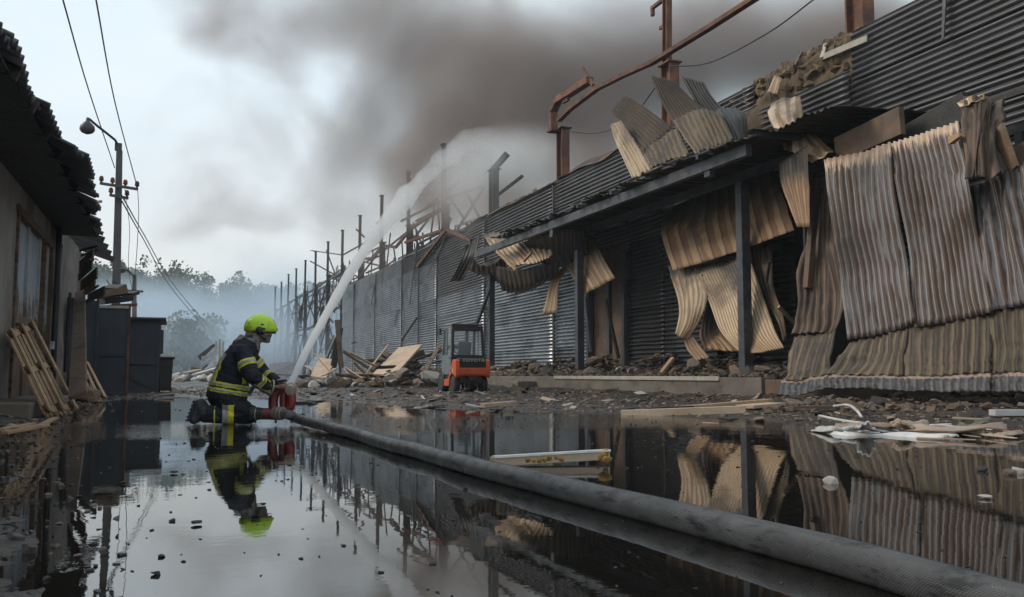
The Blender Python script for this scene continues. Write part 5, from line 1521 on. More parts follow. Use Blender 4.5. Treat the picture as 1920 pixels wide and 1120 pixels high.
FB('pane', lambda m2: m2.prism([(-.46, -.497, 1.08), (.46, -.497, 1.08), (.43, -.452, 1.95), (-.43, -.452, 1.95)], (0, .008, 0)), 'glass', rw, bev=0)
FB('seat', lambda m2: (m2.box((-.05, -.12, 1.02), (.44, .42, .12)), m2.box((-.05, -.33, 1.28), (.42, .10, .5), Euler((R(8), 0, 0)).to_matrix())), 'black', bev=.04)
FB('steering_wheel', lambda m2: m2.tube([(-.05 + .17 * math.cos(t), .22 + .1 * math.sin(t), 1.28 + .12 * math.sin(t)) for t in np.linspace(0, 2 * math.pi, 22)], .016, 6, False), 'black', bev=0)
FB('dashboard', lambda m2: m2.box((0, .38, .95), (.85, .2, .4)), 'black', bev=.03)
FB('side_mirror', lambda m2: (m2.box((-.63, .38, 1.86), (.05, .12, .2)), m2.beam((-.5, .3, 1.9), (-.62, .38, 1.9), .02, .02)), 'black', bev=0)
mst = FB('mast', lambda m2: [m2.beam((s_ * .34, .72, .1), (s_ * .34, .66, 2.12), .1, .12, (0, 1, 0)) for s_ in (-1, 1)] + [m2.box((0, .7, z), (.7, .06, .1)) for z in (.5, 1.4, 2.05)], 'steel_grey')
FB('carriage', lambda m2: [m2.box((0, .82, z), (.95, .04, .1)) for z in (.25, .6)], 'black', mst)
for s_ in (-1, 1): FB('fork', lambda m2: (m2.box((s_ * .28, .86, .35), (.1, .04, .62)), m2.box((s_ * .28, 1.38, .06), (.1, 1.05, .04))), 'steel_grey', mst)
FB('rear_lamp', lambda m2: [m2.box((s_ * .44, -.52, 1.9), (.08, .05, .08)) for s_ in (-1, 1)], 'red_paint', bev=0)
FB('drawbar', lambda m2: (m2.box((0, -1.03, .40), (.3, .1, .12)), m2.box((0, -.6, .36), (.7, .5, .2))), 'black')
# ================================================================== rubble, boards, litter
r7 = random.Random(77)
def gh(x, y): return float(ground_h(x, y))

def plank(name, label, cat, a, b_, w, h, mat, up=(0, 0, 1), group=None, taper=1.0, bev=.004):
    o = MB().beam(a, b_, w, h, up, taper=taper).build(name, MT[mat], None, a, bevel=bev)
    return tag(o, label, cat, group)

# long timbers lying before the dock on the right
gp = 'loose planks lying before the dock'
def gpt(px, py, dz=.0):
    p = on_z(px, py, 0.0)
    for _ in range(4): p = on_z(px, py, gh(p.x, p.y) + dz)
    return p
plank('plank', 'longest pale grooved plank lying in front of the dock', 'plank', gpt(1166, 776, .05), gpt(1398, 768, .06), .16, .10, 'board', group=gp)
plank('plank', 'second pale plank resting behind the longest one', 'plank', gpt(1262, 766, .09), gpt(1446, 751, .12), .14, .05, 'wood', group=gp)
plank('plank', 'short tan plank end at the right of the plank stack', 'plank', gpt(1396, 763, .05), gpt(1456, 758, .06), .3, .05, 'board', group=gp)
plank('plank', 'thin brown slat lying in the shallow mud right of the planks', 'plank', gpt(1318, 793, .01), gpt(1400, 800, .01), .05, .02, 'wood', group=gp)
plank('plank', 'thin stick propped up against the brown dock end', 'stick', gpt(1416, 748, .1), gpt(1444, 713, .1) + Vector((-.1, -.2, .0)), .05, .03, 'board', group=gp)
plank('plank', 'black bent strip lying across the pale planks', 'strip', gpt(1215, 766, .12), gpt(1300, 762, .14), .06, .02, 'char', group=gp)
plank('plank', 'tan hollow plank in the open before the forklift', 'plank', gpt(905, 762, .04), gpt(966, 757, .04), .16, .09, 'board', group=gp)
plank('plank', 'thin pale strip left of the hollow plank', 'strip', gpt(777, 765, .01), gpt(850, 763, .01), .06, .025, 'white', group=gp)
plank('plank', 'white curved scrap on the wet ground right of the cannon', 'scrap', gpt(626, 762, .02), gpt(661, 766, .02), .14, .02, 'white', group=gp)
plank('plank', 'black charred stick on the water right of the cannon', 'stick', gpt(560, 757, .05), gpt(610, 752, .06), .12, .07, 'char', group=gp, taper=.4)
plank('plank', 'white grooved batten at the far right edge', 'batten', gpt(1860, 774, .06), gpt(1990, 774, .06), .12, .07, 'white', group=gp)
plank('plank', 'brown plank under the cladding left of the white strips', 'plank', gpt(1482, 766, .05), gpt(1570, 764, .05), .1, .06, 'board_brown', group=gp)
# half sunk beam with yellow foam
fb = thing('floating_beam', on_z(1030, 868, 0), 'pale beam floating by the hose with yellow foam stuck on its end', 'beam')
A, B = on_z(922, 866, .03), on_z(1138, 853, .05)
MB().beam(A, B, .10, .055).build('beam', MT['board'], fb, bevel=.006)
MB().beam(A + Vector((0, -.03, .032)), B + Vector((0, -.03, .032)), .06, .012).build('strip', MT['white'], fb)
MT['foam'] = surf('yellow_foam', [(.3, (.20, .11, .02)), (.7, (.40, .235, .05))], 9, rough=(.8, 1), bmp=(40, 1, .02), vary=0)
mb = MB()
for (px, py, s_) in ((1133, 851, .04), (1129, 857, .032), (1138, 860, .03), (1030, 859, .022), (1012, 862, .02), (990, 863, .02), (1042, 858, .018), (1052, 862, .018), (1022, 862, .018), (1001, 864, .016)):
    mb.rock(on_z(px, py, .06), (s_, s_ * .8, s_), px, sub=2)
mb.build('foam', MT['foam'], fb, smooth=True)
# heap of heat-curled plastic strips
gs = 'curled strips by the waterline on the right'
def strip(label, pts, w, mat, dz=.02, amp=.0):
    P = [gpt(px, py, dz + e) for px, py, e in pts]
    d = (P[-1] - P[0]).normalized(); s_ = Vector((-d.y, d.x, 0))
    rows = [[p - s_ * w / 2, p + Vector((0, 0, amp)), p + s_ * w / 2] for p in P]
    o = sheet('curled_strip', rows, 3, .006, MT[mat], None, P[0], nv=22, per=4, thick=.012, crumple=.05, cs=4, seed=int(pts[0][0]), ragged=(.05, .05))
    return tag(o, label, 'plastic strip', gs)
strip('long white strip nearest the water in the curled heap', [(1534, 812, 0), (1600, 818, .02), (1680, 820, .0), (1790, 820, .02)], .22, 'white', .03, .03)
strip('short white strip with a folded lip at the left of the heap', [(1532, 808, .03), (1570, 808, .06), (1618, 806, .06), (1626, 803, .12)], .16, 'white', .03, .03)
strip('long pinkish strip with rust stains on top of the heap', [(1680, 800, .08), (1740, 806, .07), (1820, 806, .06), (1886, 800, .08)], .20, 'pinkish', .03, .02)
strip('pinkish strip behind the white one', [(1560, 802, .05), (1620, 800, .07), (1680, 803, .05)], .14, 'pinkish', .03, .02)
strip('orange stained scrap standing in the middle of the heap', [(1682, 796, .10), (1702, 800, .08), (1742, 800, .05)], .16, 'pinkish', .04, .04)
for i_, (x0, y0, x1, y1, w_, mt_, l_) in enumerate(((1640, 800, 1700, 792, .06, 'white', 'short white splinter on the back of the curled heap'), (1560, 815, 1650, 811, .05, 'white', 'thin white lath along the front left of the heap'), (1720, 822, 1830, 825, .05, 'pinkish', 'thin tan lath along the front right of the heap'), (1800, 810, 1905, 822, .06, 'board', 'tan splinter pointing out of the heap to the right'), (1610, 797, 1680, 809, .05, 'char', 'black splinter across the white strips'), (1755, 797, 1860, 806, .04, 'white', 'white lath lying over the pinkish strip'))):
    plank('splinter', l_, 'splinter', gpt(x0, y0, .05), gpt(x1, y1, .06), w_, .02, mt_, group=gs, taper=.5)
strip('small pale strip at the far right of the curled heap', [(1854, 820, .0), (1880, 818, .02), (1908, 812, .03)], .16, 'pinkish', .02, .02)
strip('lower pinkish strip partly under the long one', [(1700, 814, .01), (1770, 812, .03), (1850, 812, .03)], .18, 'pinkish', .02, .03)
for lb, pts in (('thin white tube arching from the curled heap', [(1536, 780, .02), (1580, 789, .06), (1640, 797, .06), (1700, 800, .05), (1784, 797, .04)]), ('thick white hose piece looped up behind the thin tube', [(1563, 762, .10), (1590, 760, .15), (1606, 770, .10), (1616, 783, .03)])):
    P = catmull(np.array([tuple(gpt(px, py, e)) for px, py, e in pts]), np.linspace(0, 1, 20))
    o = MB().tube([Vector(p) for p in P], .018 if 'thin' in lb else .04, 8).build('white_tube', MT['white'], None, Vector(P[0]), smooth=True)
    tag(o, lb, 'tube')
MT['fibreglass'] = surf('dirty_fibreglass', [(.3, (.05, .06, .04)), (.7, (.13, .14, .09))], 5, rough=(.3, .6), stain=((.42, .36, .22), 4, .60, .68), vary=0)
o = sheet('fibreglass_piece', [[gpt(1790, 800, .02), gpt(1884, 806, .02)], [on_x(1788, 776, 9.6), on_x(1838, 790, 9.6)], [on_x(1797, 755, 9.9), on_x(1812, 762, 9.9)]], 2, .02, MT['fibreglass'], None, gpt(1790, 800, .02), nv=10, per=8, thick=.012, crumple=.05, seed=5)
tag(o, 'greenish shard of corrugated fibreglass standing behind the curled strips', 'sheet shard')

# pieces in the water, each by itself
for (px, py, s_, mat, lb) in ((1557, 903, .05, 'concrete_pale', 'white lump of foam lying alone in the water on the right'), (1893, 887, .045, 'rubble', 'dark brown lump left of the pale one at the right edge'), (1912, 884, .05, 'concrete_pale', 'pale lump at the right edge of the water'), (1846, 931, .035, 'concrete_pale', 'flat pale chip floating on the right'),
                              (368, 979, .03, 'char', 'crumpled black leaf floating on the bright reflection'), (326, 885, .03, 'char', 'flat black flake left of the reflected helmet'), (231, 905, .03, 'char', 'black clod breaking the water under the pole reflection'), (952, 783, .05, 'char', 'black lump on the water behind the hose'), (940, 776, .035, 'char', 'smaller black lump behind the hose'),
                              (1842, 880, .04, 'char', 'black twig bent in the water on the right'), (824, 806, .035, 'char', 'black flake on the forklift reflection'), (30, 1010, .05, 'rubble_dark', 'dark stone in the shallow mud at lower left'), (55, 1030, .045, 'rubble_dark', 'dark stone right beside the other at lower left'), (20, 800, .08, 'concrete_pale', 'pale round stone by the pale timber scraps at the shed foot'),
                              (505, 805, .035, 'rubble', 'brown stone floating left of the hose start'), (537, 806, .035, 'rubble', 'second brown stone right beside the hose start'), (960, 782, .03, 'char', 'tiny cinder beside the black lump behind the hose'), (1555, 898, .025, 'concrete_pale', 'small crumb stuck on the white foam lump')):
    p = on_z(px, py, .01)
    s_ *= .6 if px < 1500 else .72
    flat = 'fl' in lb and 'foam' not in lb
    o = MB().rock(p + Vector((0, 0, .0)), (s_ * 1.3, s_, s_ * (.35 if flat else .8)), px, rot=Euler((0, 0, px)).to_matrix(), sub=2).build('lump', MT[mat], None, p)
    tag(o, lb, 'lump')

# --- boards and slabs in the far heaps (each its own)
def slabx(label, q, X, mat, thick=.06, name='board', cat='board', group='boards in the rubble heaps'):
    """four picture corners with the depth of each corner"""
    P = [at(px, py, d) for px, py, d in q]
    n = (P[1] - P[0]).cross(P[3] - P[0]).normalized()
    o = MB().prism(P, n * thick).build(name, MT[mat], None, P[0], bevel=.004)
    return tag(o, label, cat, group)
slabx('large pale board sliding off the heap left of the forklift', [(700, 704, 39), (742, 706, 37), (793, 648, 41), (748, 655, 43)], 0, 'board', .08)
slabx('pale square board leaning on the heap right of the water jet', [(583, 708, 42), (612, 712, 41), (630, 677, 44), (600, 673, 45)], 0, 'board', .08)
slabx('dark weathered board left of the large pale one', [(676, 706, 41), (690, 706, 41), (735, 664, 45), (722, 662, 45)], 0, 'wood_dark', .06)
slabx('grey ribbed scrap sheet behind the pale square board', [(575, 690, 50), (592, 694, 50), (612, 668, 53), (596, 664, 53)], 0, 'galv_wet', .04)
slabx('bluish dark sheet lying low left of the water jet foot', [(503, 703, 60), (557, 705, 60), (560, 678, 64), (505, 684, 64)], 0, 'steel_blue', .06)
slabx('scorched tan block face on the dock rubble', [(990, 692, 33), (1012, 688, 33), (1014, 680, 33), (992, 684, 33)], 0, 'board', .1)
slabx('pale flat slab lying before the dock wall', [(905, 747, 26), (940, 750, 25), (962, 740, 27), (925, 738, 27)], 0, 'concrete_pale', .05)
slabx('grey tilted slab edge beside the dock step', [(958, 738, 26.5), (992, 748, 26), (998, 742, 26.5), (962, 722, 27)], 0, 'insul', .06)
for i in range(46):
    heap = r7.random()
    if heap < .55:
        px, py = r7.uniform(640, 800), 0
        py = 718 - 55 * max(0, 1 - abs(px - 745) / 90) * r7.random()
        d = r7.uniform(36, 44)
    elif heap < .8:
        px = r7.uniform(545, 660); py = r7.uniform(700, 722); d = r7.uniform(36, 56)
    else:
        px = r7.uniform(340, 470); py = r7.uniform(700, 712); d = r7.uniform(60, 80)
    a = at(px, py, d)
    L_ = r7.uniform(.8, 2.4)
    th, el = r7.uniform(0, math.pi), r7.uniform(-.1, .75)
    b_ = a + Vector((math.cos(th) * math.cos(el), math.sin(th) * math.cos(el), math.sin(el))) * L_
    mk = r7.choice(['wood_dark', 'wood', 'char', 'board', 'board_brown', 'wood_dark'])
    o = MB().beam(a, b_, r7.uniform(.1, .4), r7.uniform(.03, .08), (r7.random(), .3, 1)).build('scrap_board', MT[mk], None, a)
    lk = {'wood_dark': 'weathered brown', 'wood': 'pale yellowish', 'char': 'charred black', 'board': 'flat tan', 'board_brown': 'scorched brown'}[mk]
    tag(o, lk + ' broken board ' + ('jumbled in the heap left of the forklift' if heap < .55 else ('lying by the foot of the water jet' if heap < .8 else 'in the far wreckage behind the firefighter')), 'board', 'broken boards jumbled in the rubble heap')
for (a, b_, w, mat, lb) in (((752, 640), (782, 596), .25, 'char', 'charred timber slanting up out of the heap before the wall'), ((667, 715), (740, 724), .3, 'wood_dark', 'flat brown plank at the foot of the heap'), ((672, 712), (668, 675), .14, 'board', 'little pale frame piece upright in the heap'), ((625, 690), (638, 615), .5, 'char', 'charred post leaning at the far end of the wall'), ((640, 690), (632, 600), .4, 'board_brown', 'brown burnt sheet hanging at the far wall end'), ((612, 672), (628, 634), .5, 'steel_grey', 'rolled grey sheet behind the water jet'),
                          ((1240, 700), (1262, 672), .2, 'wood', 'split tan lath slanting out of the dock rubble'), ((1190, 690), (1275, 664), .35, 'char', 'black beam lying across the dock rubble'), ((1135, 560), (1160, 672), .14, 'char', 'charred stick hanging down beside the dark doorway'), ((1108, 660), (1098, 560), .12, 'steel_grey', 'pale thin bar standing in the dark doorway'), ((1460, 575), (1492, 610), .1, 'wood', 'pale lath wedged between torn panel and cladding'), ((1443, 490), (1437, 530), .1, 'char', 'dark stub hanging in the burnt gap')):
    d = 43 if a[0] < 700 else (41 if a[0] < 900 else (26 if a[0] < 1200 else (22.5 if a[0] < 1300 else 20)))
    plank('timber', lb, 'timber', at(*a, d), at(*b_, d + .3), w * .6, .08, mat)
# timber scraps by the shed foot
for i, (a, b_) in enumerate((((2, 806), (62, 795)), ((8, 812), (72, 800)), ((30, 804), (88, 798)), ((72, 800), (104, 784)))):
    plank('scrap_board', ['yellow splintered lath nearest the pale stone', 'lower yellow lath in the scraps at the shed foot', 'middle yellow lath of the scraps at the shed foot', 'bent yellow lath pointing at the large pallet'][i], 'board', gpt(*a, .04), gpt(*b_, .06), .07, .03, 'wood', group='yellow laths at the shed foot')
o = MB().rock(gpt(166, 742, .15), (.22, .2, .3), 9, sub=2).build('stump', MT['wood_dark'], None, gpt(166, 742, 0)); tag(o, 'short dark stump standing by the small pallet', 'stump')

# --- masonry chunks: the largest ones one by one
protos = []
for i in range(10):
    protos.append(MB().rock((0, 0, 0), (1, .8, .55), 40 + i, rot=Matrix.Identity(3), sub=2).mesh('rubble_chunk', MT['rubble']))
chunk_mats = ['white', 'rubble', 'rubble', 'rubble', 'rubble_pink', 'rubble_dark', 'insul', 'concrete_pale']
pm = {(i, k): None for i in range(10) for k in chunk_mats}
def chunk(p, s_, label, group, k=None):
    i = r7.randrange(10); k = k or r7.choice(chunk_mats[1:])
    if pm[i, k] is None:
        me = protos[i].copy(); me.name = 'rubble_chunk'; me.materials.clear(); me.materials.append(MT[k]); pm[i, k] = me
    o = bpy.data.objects.new('rubble_chunk', pm[i, k]); COL.objects.link(o)
    o.location = p
    o.rotation_euler = (r7.uniform(-.5, .5), r7.uniform(-.5, .5), r7.uniform(0, 6.3))
    o.scale = (s_ * r7.uniform(.8, 1.4), s_ * r7.uniform(.7, 1.1), s_ * r7.uniform(.6, 1))
    look = {'rubble': 'grey brown', 'rubble_pink': 'pinkish', 'rubble_dark': 'sooty dark', 'insul': 'fibrous brown', 'concrete_pale': 'pale concrete', 'white': 'chalky white'}[k]
    return tag(o, look + ' ' + label, 'rubble', group)
for i in range(72):                                           # on the dock, before the wall
    y = r7.uniform(15.5, 36)
    x = r7.uniform(11.9, 13.8)
    hgt = .5 + .85 * ((x - 11.7) / 2.1) * (.5 + .5 * math.sin(y * 1.7)) * r7.random() + .05
    chunk((x, y, hgt), r7.uniform(.14, .42), 'broken lump in the rubble covering the loading dock', 'rubble lumps on the loading dock')
for i in range(70):                                           # under and before the cladding
    px = r7.uniform(1440, 1940); py = r7.uniform(738, 772)
    p = gpt(px, py, .03)
    chunk(p, r7.uniform(.06, .19), 'broken lump strewn below the rusted cladding', 'rubble lumps below the rusted cladding', r7.choice(['rubble', 'rubble', 'insul', 'rubble_dark', 'rubble_pink']))
for i in range(70):                                           # far heaps
    px = r7.uniform(560, 830); t = r7.random()
    d = r7.uniform(33, 42)
    top = 40 * max(0, 1 - abs(px - 775) / 75) + 10 * max(0, 1 - abs(px - 620) / 60)
    p = at(px, 724 - top * t, d)
    chunk(p, r7.uniform(.16, .5), 'broken lump in the heap left of the forklift', 'rubble lumps in the heap left of the forklift', r7.choice(['rubble', 'insul', 'insul', 'rubble_dark', 'rubble_pink', 'concrete_pale']))
for i in range(46):                                           # open ground
    px = r7.uniform(330, 1440); py = r7.uniform(733, 764)
    chunk(gpt(px, py, .01), r7.uniform(.03, .11), 'small lump lying loose on the wet open lane', 'small rubble lumps on the open lane', r7.choice(['rubble', 'rubble_dark', 'rubble_pink', 'char' if False else 'rubble']))
# grit, crumbs and cinders nobody could count
def litter(name, label, n, place_fn, mats, seed):
    rg = np.random.RandomState(seed)
    V, Fc, MI = [], [], []
    forms = [hull(rg, 11) for _ in range(14)]
    base = 0
    for i in range(n):
        p, s_ = place_fn(rg)
        v0, f0 = forms[rg.randint(14)]
        q = v0 * np.array([s_ * rg.uniform(.7, 1.5), s_ * rg.uniform(.6, 1), s_ * rg.uniform(.35, .7)])
        a = rg.uniform(0, 6.3); c_, sn = math.cos(a), math.sin(a)
        q = np.stack([q[:, 0] * c_ - q[:, 1] * sn, q[:, 0] * sn + q[:, 1] * c_, q[:, 2]], 1) + np.array(p)
        V.append(q); Fc += [tuple(t + base for t in w) for w in f0]; base += len(v0); MI += [rg.randint(len(mats))] * len(f0)
    me = bpy.data.meshes.new(name)
    me.from_pydata(np.concatenate(V).tolist(), [], Fc)
    for k in mats: me.materials.append(MT[k])
    me.polygons.foreach_set('material_index', MI)
    o = place(name, me)
    return tag(o, label, 'litter', None, 'stuff')
def g_ground(rg):
    for _ in range(40):
        px, py = rg.uniform(-40, 1960), 728 + 135 * rg.beta(1.0, 2.6)
        p = on_z(px, py, .03)
        h = gh(p.x, p.y)
        if h > .004 or rg.rand() < .02: break
    return (p.x, p.y, h + .004), rg.uniform(.008, .035) * (1 + p.y / 22)
litter('grit', 'stone grit and cinders strewn over the wet lane', 4200, g_ground, ['rubble', 'rubble_dark', 'rubble_dark', 'rubble', 'rubble_pink'], 5)
def g_shed(rg):
    y = 1.5 + 22 * rg.rand() ** 1.5
    x = np.interp(y, [0, 3, 6, 9, 18], [-.6, -.6, -1.1, -1.5, -1.7]) + rg.normal() * .28
    return (x, y, max(0, gh(x, y)) + .003), rg.uniform(.003, .012) * (1 + y / 7)
litter('grit', 'dark grit and mud crumbs along the shed side of the water', 1500, g_shed, ['rubble_dark', 'rubble_dark', 'rubble'], 6)
def g_dock(rg):
    y = rg.uniform(15.2, 36.5); x = rg.uniform(11.8, 13.95)
    return (x, y, .52 + .8 * ((x - 11.8) / 2.1) * (.5 + .5 * math.sin(y * 1.7)) * rg.rand()), rg.uniform(.03, .13)
litter('rubble', 'fine rubble heaped over the loading dock', 4500, g_dock, ['rubble', 'rubble_dark', 'insul', 'char', 'rubble_pink'], 7)
def g_heap(rg):
    px = rg.uniform(500, 835); d = rg.uniform(34, 50)
    top = 52 * max(0, 1 - abs(px - 770) / 85) + 14 * max(0, 1 - abs(px - 620) / 70)
    p = at(px, 726 - 2 - top * rg.rand() ** .8, d + top * .1)
    return tuple(p), rg.uniform(.05, .22)
litter('rubble', 'rubble and burnt insulation heaped at the foot of the long wall', 3200, g_heap, ['rubble', 'rubble_dark', 'insul', 'insul', 'char', 'concrete_pale'], 8)
def g_clad(rg):
    px = rg.uniform(1440, 1960); p = on_z(px, 735 + 32 * rg.rand() ** 1.2, .1)
    return (p.x, p.y, max(0, gh(p.x, p.y)) + .04 * rg.rand()), rg.uniform(.02, .07)
litter('rubble', 'brown rubble strewn under the rusted cladding', 1800, g_clad, ['rubble', 'rubble_dark', 'insul', 'insul', 'rubble_pink'], 9)
def g_float(rg):
    z = 1.9 + 14 * rg.rand() ** 1.6
    x = rg.uniform(-1, 6); 
    return (x, z, .001), rg.uniform(.002, .008) * (1 + z / 9)
litter('cinders', 'tiny black cinders floating on the flood water', 900, g_float, ['char', 'rubble_dark', 'char'], 10)

# flat scraps of board, plastic and sheet trodden into the mud
rgs = np.random.RandomState(12)
mb = MB()
sm_ = ['board', 'wood_dark', 'char', 'white', 'board_brown', 'steel_grey', 'tan_clean', 'concrete_pale']
for i in range(420):
    px, py = rgs.uniform(300, 1950), 730 + 70 * rgs.beta(1.0, 2.0)
    p = on_z(px, py, .02)
    h = gh(p.x, p.y)
    if h < .0: continue
    l_ = rgs.uniform(.05, .28) * (1 + p.y / 30); w_ = l_ * rgs.uniform(.12, .5)
    mb.box((p.x, p.y, h + .015), (l_, w_, rgs.uniform(.008, .03)), Euler((rgs.normal() * .18, rgs.normal() * .18, rgs.uniform(0, 6.3))).to_matrix(), int(rgs.choice(8, p=[.16, .2, .2, .08, .16, .08, .06, .06])))
o = mb.build('scraps', [MT[k] for k in sm_])
tag(o, 'flat scraps of board and plastic trodden into the mud', 'litter', None, 'stuff')
# ================================================================== far end of the lane: hill, trees, wreckage
r8 = random.Random(31)
def hill_h(x, y):
    ridge = 21 * np.exp(-((np.asarray(x) + 42) / 52) ** 2) + 17 * np.exp(-((np.asarray(x) - 60) / 70) ** 2)
    return ridge * sstep(135, 250, y) * (1 + .12 * fbm(np.asarray(x) / 40, np.asarray(y) / 40, 0, 55, 3))
hx = np.linspace(-330, 330, 90); hy = np.linspace(120, 420, 50)
HX, HY = np.meshgrid(hx, hy)
HZ = hill_h(HX, HY) - .5
idx = np.arange(HX.size).reshape(HX.shape)
me = bpy.data.meshes.new('hill')
me.from_pydata(np.stack([HX.ravel(), HY.ravel(), HZ.ravel()], 1).tolist(), [], np.stack([idx[:-1, :-1].ravel(), idx[:-1, 1:].ravel(), idx[1:, 1:].ravel(), idx[1:, :-1].ravel()], 1).tolist())
me.polygons.foreach_set('use_smooth', [True] * len(me.polygons))
me.materials.append(surf('hill_scrub', [(.3, (.03, .045, .018)), (.7, (.07, .085, .035))], .05, bmp=None, vary=0, rough=(.9, 1)))
tag(place('hill', me), 'wooded hill closing off the lane', kind='structure')
def leaf_mat(name, a, b_):
    m, nt, b = new_mat(name)
    v = vec(nt, (1, 1, 1))
    c = ramp(nt, noise(nt, v, .35, 4, .6), [(.3, a), (.7, b_)])
    nt.links.new(c, b.inputs['Base Color']); b.inputs['Roughness'].default_value = .8
    return m
MT['leaf'] = leaf_mat('leaves', (.035, .055, .016), (.085, .105, .035))
MT['leaf_warm'] = leaf_mat('autumn_leaves', (.07, .06, .02), (.14, .11, .04))
rg8 = np.random.RandomState(8)
def crown_faces(c, rx, rz, n, s_):
    """leaf-sized tilted quads spread in uneven clumps through a crown"""
    k = max(4, n // 22)
    cl = rg8.normal(size=(k, 3)); cl /= np.linalg.norm(cl, axis=1, keepdims=True)
    cl *= (.45 + .5 * rg8.rand(k))[:, None]
    pick = rg8.randint(k, size=n)
    p = cl[pick] + rg8.normal(size=(n, 3)) * .17
    q_ = np.linalg.norm(p, axis=1, keepdims=True)
    p = p * np.minimum(1, .98 / np.maximum(q_, .01))
    p = p * np.array([rx, rx, rz]) + np.array(c)
    a = rg8.normal(size=(n, 3)); a /= np.linalg.norm(a, axis=1, keepdims=True)
    b_ = np.cross(a, rg8.normal(size=(n, 3))); b_ /= np.linalg.norm(b_, axis=1, keepdims=True)
    s2 = (s_ * (.6 + .8 * rg8.rand(n)))[:, None]
    V = np.stack([p - a * s2, p + b_ * s2 * .7, p + a * s2, p - b_ * s2 * .7], 1).reshape(-1, 3)
    return V
Vs = []
for i in range(700):
    x = r8.uniform(-150, 150); y = r8.uniform(150, 285)
    z = float(hill_h(x, y))
    rx = r8.uniform(2.6, 4.6)
    Vs.append(crown_faces((x, y, z + rx * .8), rx, rx * r8.uniform(.9, 1.3), 300, .40))
V = np.concatenate(Vs)
me = bpy.data.meshes.new('woods')
me.from_pydata(V.tolist(), [], np.arange(len(V)).reshape(-1, 4).tolist())
me.materials.append(MT['leaf']); me.materials.append(MT['leaf_warm'])
me.polygons.foreach_set('material_index', np.repeat((rg8.rand(700) < .2).astype(np.int32), 300))
tag(place('woods', me), 'hazy woods covering the hill', 'woods', None, 'stuff')
# nearer trees one by one
tl = ['round hazy tree nearest the far lamp pole', 'bushy hazy tree beside the round one', 'broad green tree behind the white stair rail', 'tall pale tree behind the wires', 'low green tree left of the firefighter', 'small green tree between low tree and stair', 'hazy tree just left of the bare steel frames']
for i, (px, d, h) in enumerate(((262, 120, 8), (292, 128, 7.5), (385, 118, 9), (350, 130, 10), (345, 96, 6.5), (372, 100, 5.5), (470, 140, 9))):
    p = at(px, 690, d); p.z = 0
    t = thing('tree', tuple(p), tl[i], 'tree', 'trees at the end of the lane')
    V = crown_faces(tuple(p + Vector((0, 0, h * .6))), h * .38, h * .42, 800, .30)
    me = bpy.data.meshes.new('crown')
    me.from_pydata(V.tolist(), [], np.arange(len(V)).reshape(-1, 4).tolist())
    me.materials.append(MT['leaf' if i % 3 else 'leaf_warm'])
    place('crown', me, t)
    mb = MB().tube([p, p + Vector((.1, 0, h * .3)), p + Vector((.0, .1, h * .7))], [.28, .2, .08], 8)
    for k in range(5):
        a = r8.uniform(0, 6.3)
        mb.tube([p + Vector((0, 0, h * (.25 + .08 * k))), p + Vector((math.cos(a) * h * .22, math.sin(a) * h * .22, h * (.5 + .08 * k)))], [.1, .03], 6)
    mb.build('trunk', MT['wood_dark'], t)
# white stair with rails and wreckage
D8 = 72
st = thing('stair', tuple(at(405, 705, D8)), 'white metal stair with handrails standing in the far wreckage', 'stair')
st.location.z = 0
def q8(px, py, dd=0): return at(px, py, D8 + dd)
for a, b_ in (((377, 700), (380, 668)), ((402, 690), (404, 662)), ((377, 684), (404, 668)), ((379, 672), (404, 660)), ((379, 697), (403, 682)), ((404, 664), (405, 640)), ((412, 690), (412, 636)), ((418, 690), (418, 640))):
    MB().beam(q8(*a), q8(*b_), .16, .16).build('rail', MT['white'], st)
for k in range(5): MB().beam(q8(378 + 6 * k, 704 - 6 * k), q8(390 + 6 * k, 704 - 6 * k, .6), .5, .08).build('tread', MT['white'], st)
MB().prism([q8(370, 668), q8(400, 645), q8(404, 648), q8(376, 676)], Vector((0, .5, 0))).build('side_sheet', MT['steel_blue'], st)
MB().prism([q8(366, 700), q8(380, 700), q8(380, 690), q8(367, 690)], Vector((0, .8, 0))).build('base_block', MT['concrete_pale'], st)
for i in range(40):
    px = r8.uniform(312, 470); d = r8.uniform(52, 82)
    p = at(px, 0, d); p.z = .05 + r8.random() * (.9 if px < 345 else .35)
    chunk(p, r8.uniform(.25, .7), 'lump of rubble in the far wreckage beyond the firefighter', 'pale rubble lumps at the far end of the lane', r8.choice(['concrete_pale', 'white', 'concrete_pale', 'rubble', 'rubble_dark']) if True else None)
for i, (a, b_, lb) in enumerate((((352, 706), (410, 690), 'pale long board slanting in the far wreckage'), ((345, 700), (375, 694), 'short pale board left of the far stair'), ((388, 712), (440, 702), 'flat grey board right of the far stair'), ((440, 705), (470, 690), 'dark beam end in the far wreckage'))):
    plank('far_board', lb, 'board', at(*a, 62), at(*b_, 64), .5, .12, ['white', 'concrete_pale', 'steel_grey', 'char'][i])
fs = thing('far_store', tuple(at(560, 700, 150)), 'burnt out far building with open window holes behind the steel frames', 'building')
fs.location.z = 0
bx = Vector((30, 150, 0))
for i in range(7):
    MB().box((17 + i * 4.2, 152, 4), (1.2, .5, 8)).build('wall_pier', MT['rubble_pink'], fs)
for z in (.5, 4.4, 7.6): MB().box((29.6, 152.02, z), (26, .45, 1.1)).build('wall_band', MT['rubble_pink'], fs)
